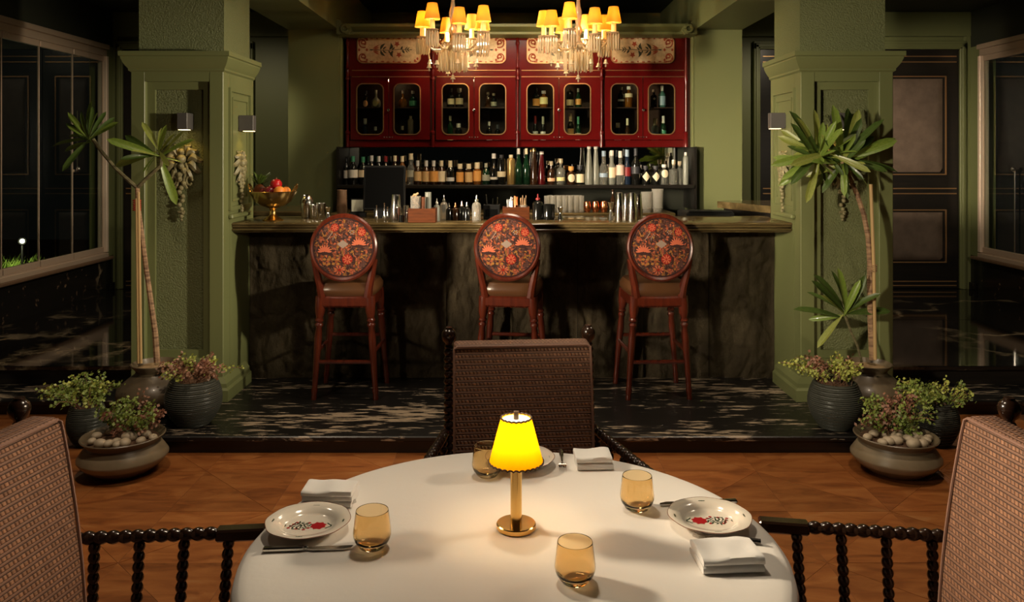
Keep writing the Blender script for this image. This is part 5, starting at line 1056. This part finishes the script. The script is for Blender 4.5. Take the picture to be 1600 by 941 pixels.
# ridged pots with small herbs
def ridged(px, Y, zb, r, h, mouth, txt, herb, spread, htall, seed, mats, lean=0):
    o = thing('ridged_pot', txt, 'plant pot', (wx(px, Y), Y, zb), 0, 'charcoal ridged pots by the pillars'); pr = [(0, 0)]; N = 132
    for i in range(N+1):
        t = i/N; rr = r*(.52+.48*math.sin(math.pi*(.02+.50*min(1, t/.58)))**.9) if t < .58 else r*(1-(1-mouth/r)*((t-.58)/.42)**1.8)
        pr.append((rr+.0036*math.sin(t*2*math.pi*24), h*t))
    pr += [(mouth-.008, h), (mouth-.012, h-.02), (0, h-.02)]
    MB().lathe(pr, 40).build('pot_body', M['ridged'], o); MB().lathe([(mouth-.01, h-.024), (mouth*.5, h-.016), (0, h-.012)], 20).build('soil', M['soil'], o)
    pt = thing('small_herb', herb, 'potted plant', (wx(px, Y), Y, zb+h-.015)); foliage(pt, spread, htall, seed, mats, mouth, lean)
def foliage(pt, spread, ht, seed, mats, mouth, lean=0, n=34, low=.0):
    r2 = random.Random(seed); st = MB(); lv = [MB() for _ in mats]
    for k in range(n):
        a = r2.random()*6.283; q = mouth*.75*r2.random()**.5; p = Vector((q*math.cos(a), q*math.sin(a), 0)); out = spread*(.35+.65*r2.random()); e = Vector((out*math.cos(a)+lean*out, out*math.sin(a)*.8, ht*(.25+.75*r2.random())*(1.15-out/spread*.6)-low*out)); pts = []
        for j in range(6): t = j/5; pts.append(p.lerp(e, t)+Vector((0, 0, .35*ht*math.sin(math.pi*t)*.5))+Vector((r2.uniform(-1, 1), r2.uniform(-1, 1), r2.uniform(-1, 1)))*.006)
        st.tube(pts, .0016, 4); mi = r2.randrange(len(mats)) if r2.random() < .4 else (k*len(mats)//n)
        for j in range(38):
            t = .22+.78*r2.random(); f = t*5; i = min(4, int(f)); c = pts[i].lerp(pts[i+1], f-i)+Vector((r2.gauss(0, 1), r2.gauss(0, 1), r2.gauss(0, 1)))*.012
            d = Vector((r2.gauss(0, 1), r2.gauss(0, 1)-.3, r2.gauss(.3, .7))).normalized(); s = d.orthogonal().normalized()*(.0065+.0055*r2.random()); d = d*(.012+.010*r2.random()); nn = d.cross(s)*.12/.01
            lv[mi].add([c, c+d*.5+s+nn*.4, c+d, c+d*.5-s+nn*.4], [(0, 1, 2, 3)])
    st.build('stems', M['herb_r'], pt)['kind'] = 'stuff'
    for m, l in zip(mats, lv):
        if l.v: l.build('foliage', M[m], pt, 0)['kind'] = 'stuff'
ridged(303, 4.72, .1, .157, .262, .125, 'large charcoal ridged pot on the platform in front of the left pillar', 'trailing green and purple herb in the large ridged pot before the left pillar', .26, .17, 3, ('herb_y', 'herb_r', 'herb_r'), .1)
ridged(136, 4.66, 0, .105, .225, .085, 'small charcoal ridged pot on the tiles behind the left pebble bowl', 'bushy green herb in the small ridged pot behind the left pebble bowl', .25, .21, 5, ('herb', 'herb_y', 'herb'), -.1)
ridged(1305, 4.66, .1, .147, .262, .115, 'large charcoal ridged pot on the platform in front of the right pillar', 'yellow green trailing herb in the large ridged pot before the right pillar', .25, .19, 7, ('herb_y', 'herb_y', 'herb_r'), -.3)
ridged(1464, 4.66, 0, .118, .25, .09, 'small charcoal ridged pot on the tiles behind the right pebble bowl', 'tangled green herb in the small ridged pot behind the right pebble bowl', .27, .15, 9, ('herb', 'herb_y', 'herb'), -.15)
def pbowl(px, txt, herb, seed, mats, lean, ht, peb):
    Y = 4.26; o = thing('clay_bowl', txt, 'planter bowl', (wx(px, Y), Y, 0), 0, 'low clay bowls on the tiles')
    MB().lathe([(0, 0), (.12, 0), (.135, .006), (.19, .045), (.2, .055)], 44).build('lower_body', M['clay'], o); MB().lathe([(.2, .055), (.222, .082), (.222, .092), (.200, .125), (.184, .147)], 44).build('pale_belly', M['clay_pale'], o)
    MB().lathe([(.184, .147), (.178, .158), (.182, .170), (.205, .186), (.208, .192), (.203, .196), (.18, .172), (.165, .16), (0, .155)], 44).build('rim', M['clay'], o); MB().lathe([(.178, .166), (.09, .173), (0, .176)], 30).build('soil', M['soil'], o)
    pt = thing('small_herb', herb, 'potted plant', (wx(px, Y)+lean*.05, Y+.06, .17)); foliage(pt, .21, ht*1.25, seed, mats, .11, lean, 40)
    r2 = random.Random(seed)
    for i, (x, y, s) in enumerate(peb):
        b = MB().sph((0, 0, 0), (s, s*.8, s*.62), 12, 8); b.v = [(a*(1+.12*mnoise.noise(Vector((a*30+i, b_*30, c*30)))), b_*(1+.12*mnoise.noise(Vector((a*30+i, b_*30+5, c*30)))), c) for a, b_, c in b.v]
        p = b.build('pebble', M['pebble']); p.location = (wx(px, Y)+x, Y+y, .172+s*.5); p.rotation_euler = (0, 0, r2.uniform(0, 3)); tag(p, 'pale pebble in the %s clay bowl, %s from its left rim' % ('left' if px < 800 else 'right', ordn(1+sum(1 for q in peb if q[0] < x))), 'pebble', 'pebbles in the %s clay bowl' % ('left' if px < 800 else 'right'))
pbowl(193, 'low brown clay bowl of pebbles on the tiles, front left of the platform', 'green and purple herb planted in the left pebble bowl', 11, ('herb', 'herb', 'herb_r'), .0, .19, ((-.14, -.0, .030), (-.125, -.075, .027), (-.06, -.12, .036), (-.02, -.115, .03), (.03, -.125, .028), (.06, -.11, .036), (.045, -.03, .042), (.125, -.07, .03), (.165, -.02, .028), (.11, .02, .034), (-.09, .06, .03), (.0, -.075, .026)))
pbowl(1400, 'low brown clay bowl of pebbles on the tiles, front right of the platform', 'dark tangled herb planted in the right pebble bowl', 13, ('herb', 'herb', 'herb_r'), .1, .20, ((-.155, -.02, .03), (-.11, -.09, .028), (-.075, -.08, .034), (-.035, -.075, .038), (.03, -.13, .042), (.085, -.115, .034), (-.10, .03, .032), (.0, -.02, .04), (.04, -.05, .033), (.10, -.02, .036), (.13, -.06, .03), (.155, -.03, .028), (.06, .03, .034), (-.04, .02, .03)))
# ================================================================ WALL LAMPS, ORNAMENTS
def wall_lamp(p, rz, txt, on=1.0):
    o = thing('wall_lamp', txt, 'wall lamp', p, rz, 'grey box lamps on the pillars')
    MB().box(-.032, .032, -.10, -.002, -.05, .055, b=.002).build('housing', M['lampgrey'], o); MB().box(-.026, .026, -.095, -.03, -.053, -.0502).build('diffuser', M['white_light'], o); MB().box(-.03, .03, -.002, .012, -.04, .045).build('back_plate', M['lampgrey'], o)
    q = Matrix.Rotation(R(rz), 4, 'Z') @ Vector((0, -.062, -.058)); spot('wall_lamp_light', Vector(p)+q, Vector(p)+q+Vector((0, 0, -1)), 1.0*on, (1, .60, .12), 120, .6, .02)
wall_lamp((-2.085, 5.235, wz(190, 5.14)), 0, 'grey box lamp lit below, on the front of the left pillar', .9); wall_lamp((2.085, 5.235, wz(190, 5.14)), 0, 'grey box lamp behind the tree crown, on the front of the right pillar', .6)
wall_lamp((-1.838, 5.49, wz(193, 5.45)), 90, 'grey box lamp on the left pillar side facing the bar', .7); wall_lamp((1.838, 5.49, wz(189, 5.45)), -90, 'grey box lamp on the right pillar side facing the bar', .5)
def ornament(p, rz, sc, txt):
    o = thing('plaster_ornament', txt, 'ornament', p, rz, 'carved plaster drops on the pillars'); pl_ = M['plaster']
    def S_(x, z, y=0): return (x*sc, -(.018+y)*sc, z*sc)
    m = MB()
    for sx in (-1, 1):      # side scroll leaves and fluttering ribbon
        for k, (x, z, a, L, w) in enumerate(((.03, .17, 40, .10, .028), (.04, .14, 10, .11, .03), (.035, .11, -20, .10, .028), (.025, .19, 70, .09, .02), (.03, .06, -45, .07, .02))):
            ca, sa = math.cos(R(a)), math.sin(R(a))
            def f(u, v): t = u; ww = w*math.sin(math.pi*min(1, t*.92+.06))**.7; yv = (v-.5)*2; lx = t*L; lz = yv*ww; return S_(sx*(x+lx*ca-lz*sa), z+lx*sa+lz*ca+.02*math.sin(t*5), .012+.018*math.sin(t*4)-.012*abs(yv))
            m.grid(f, 8, 4)
    m.build('acanthus_leaves', pl_, o)
    d = MB()
    for k in range(12): t = k/11; d.sph(S_(.022*math.sin(k*1.9)*(1-t*.5), .10-.33*t, .012), [sc*(.026-.013*t)]*3, 8, 6)
    d.sph(S_(0, .15, .014), sc*.034, 10, 7).sph(S_(0, .20, .01), sc*.024, 8, 6)
    d.build('bell_drop', pl_, o)
    for sx in (-1, 1): MB().tube([S_(sx*(.03+.012*math.sin(k*.9)), .12-.022*k, .014) for k in range(9)], .009*sc, 6).tube([S_(sx*(.055+.022*math.cos(a)), -.0+.03*math.sin(a), .012) for a in [k*.7 for k in range(9)]], .008*sc, 6).build('ribbon_strand', pl_, o)
    MB().tube([S_(-.022, -.22, .01), S_(.022, -.22, .01)], .01*sc, 6).sph(S_(0, -.25, .012), sc*.016, 8, 6).sph(S_(0, -.275, .01), sc*.010, 8, 6).build('tassel', pl_, o)
ornament((-2.125, 5.252, wz(282, 5.25)), 0, .92, 'carved plaster drop on the front of the left pillar behind the tree'); ornament((2.125, 5.252, wz(282, 5.25)), 0, .92, 'carved plaster drop on the front of the right pillar behind the crown')
ornament((-1.842, 5.47, wz(283, 5.45)), 90, .80, 'carved plaster drop on the left pillar side above the bar end'); ornament((1.842, 5.47, wz(283, 5.45)), -90, .80, 'carved plaster drop on the right pillar side above the bar end')
# ================================================================ CHANDELIERS
def chandelier(px, txt, other=None):
    Y = 6.25; zc = wz(72, Y); p = (wx(px, Y), Y, zc)
    if other: return dup(other, p, 11, txt)
    o = thing('chandelier', txt, 'chandelier', p, 0, 'crystal chandeliers over the bar'); cr = M['crystal']
    MB().lathe([(0, -.045), (.03, -.04), (.058, -.015), (.062, .01), (.04, .02), (.02, .04), (.016, .08), (.03, .10), (.032, .13), (.018, .16), (.026, .22), (.03, .26), (.018, .30), (.012, .36), (.012, .62), (0, .62)], 24).build('stem', cr, o)
    MB().tube([(0, 0, .6), (0, 0, .80)], .006, 6).build('hanging_rod', M['brassdark'], o)
    sb = MB()
    for k in range(28): a = 2*math.pi*k/28; r = .06+.045*(k % 2); sb.lathe([(0, -.20), (.008, -.185), (.011, -.12), (.005, -.045), (0, -.03)], 5, T(r*math.cos(a), r*math.sin(a), .0))
    sb.build('crystal_prisms', cr, o)['kind'] = 'stuff'
    def bell(mb, x, y, z): mb.lathe([(.004, .035), (.010, .03), (.013, .015), (.022, 0), (.0, .002)], 8, T(x, y, z)).lathe([(0, -.025), (.006, -.018), (.005, -.005), (0, 0)], 6, T(x, y, z))
    b0 = MB(); bell(b0, 0, 0, -.255); b0.tube([(0, 0, -.22), (0, 0, -.05)], .003, 5); b0.build('bell_pendant', cr, o)
    N = 8
    for k in range(N):
        a = 2*math.pi*(k+.35)/N; r = .275 if k % 2 else .235; ca, sa = math.cos(a), math.sin(a); dz = .03 if k % 2 else .0
        am = MB().tube([(.03*ca, .03*sa, .02), (.09*ca, .09*sa, -.03), (.15*ca, .15*sa, -.035), (.205*ca, .205*sa, .0), (r*ca, r*sa, .05+dz)], .009, 7).build('arm', cr, o); x, y, z = r*ca, r*sa, .05+dz
        MB().lathe([(0, -.01), (.03, -.004), (.048, .008), (.048, .012), (.02, .008), (0, .01)], 14, T(x, y, z)).build('drip_pan', cr, am)
        MB().lathe([(.018, .01), (.020, .02), (.018, .085), (0, .09)], 12, T(x, y, z)).build('candle_sleeve', M['candle'], am)
        MB().lathe([(.059, .085), (.037, .205), (.036, .205), (.058, .085)], 20, T(x, y, z)).build('lamp_shade', M['chand_shade'], am)
        pr = MB()
        for j in range(13): b = 2*math.pi*j/13; pr.lathe([(0, -.125), (.006, -.115), (.0085, -.05), (.004, -.006), (0, 0)], 5, T(x+.043*math.cos(b), y+.043*math.sin(b), z))
        pr.build('crystal_prisms', cr, am)['kind'] = 'stuff'
        bb = MB(); bell(bb, x*.78, y*.78, z-.205-.02*(k % 3)); bb.tube([(x*.78, y*.78, z-.17), (x*.86, y*.86, z-.04)], .002, 4); bb.build('bell_pendant', cr, am)
    sw = MB()
    for k in range(N):
        a = 2*math.pi*(k+.35)/N; a2 = a+2*math.pi/N
        for j in range(9): t = j/8; aa = a+(a2-a)*t; sw.sph((.20*math.cos(aa), .20*math.sin(aa), .05-.07*math.sin(math.pi*t)), .006, 6, 4)
    sw.build('bead_swags', cr, o)['kind'] = 'stuff'
    return o
ch1 = chandelier(708, 'crystal chandelier with glowing shades over the left half of the bar'); chandelier(904, 'crystal chandelier with glowing shades over the right half of the bar', ch1)
for px, rz in ((708, 0), (904, 11)):
    for k in range(8):
        a = 2*math.pi*(k+.35)/8+R(rz); r = .275 if k % 2 else .235; dz = .03 if k % 2 else 0; c_ = Vector((wx(px, 6.25)+r*math.cos(a), 6.25+r*math.sin(a), wz(72, 6.25)+.05+dz+.15))
        point('chandelier_candle_light', c_, 2.6, (1, .74, .36), .014)
    point('chandelier_light', (wx(px, 6.25), 6.41, wz(46, 6.25)), 13, (1, .74, .42), .01)
# ================================================================ GARDEN OUTSIDE THE LEFT WINDOW
g = sroot('garden_ground'); MB().box(-14, -4.45, 2.5, 15, -.1, .12).build('soil_bed', M['soil'], g, 0)
p = W(35, 377, 9.6); gl = thing('garden_spotlight', 'small glaring garden spotlight outside the left window', 'garden light', (p.x, p.y, .12))
MB().tube([(0, 0, 0), (0, 0, p.z-.17)], .012, 8).build('spike', M['black'], gl)
hd = MB().lathe([(0, -.05), (.035, -.05), (.045, .03), (.04, .034), (.04, .02), (0, .02)], 16, T(0, 0, p.z-.12) @ align((0, 0, 0), (.55, -.8, .1))).build('lamp_head', M['black'], gl); MB().sph((0, 0, 0), (.026, .026, .010), 12, 6, T(0, 0, p.z-.12) @ align((0, 0, 0), (.55, -.8, .1)) @ T(0, 0, .03)).build('lens', M['garden_lamp'], gl)
point('garden_light', (p.x+.1, p.y-.2, p.z-.05), 9.0, (1, .95, .6), .03)
gr = MB(); r2 = random.Random(4)
for k in range(900):
    x = p.x+r2.gauss(-.15, .4); y = p.y+r2.uniform(-.7, .5); L = .12+.22*r2.random(); a = r2.random()*6.28; w = .006; tx, ty = L*.4*math.cos(a), L*.4*math.sin(a)
    gr.add([(x-w, y, .11), (x+w, y, .11), (x+tx*.5, y+ty*.5, .12+L*.7), (x+tx, y+ty, .12+L)], [(0, 1, 2), (1, 2, 3)])
o = gr.build('grass', M['grass'], None, 0); tag(o, 'tufts of grass lit by the garden spotlight outside the window', 'grass', None, 'stuff')
fl_ = thing('fallen_leaf', 'small fallen green leaf on the marble platform beside the right stool', 'leaf', (wx(1095, 5.13), 5.13, .104), 60)
put('leaf_blade', LV[0], fl_, Matrix.Diagonal((.055, .055, .03, 1)))
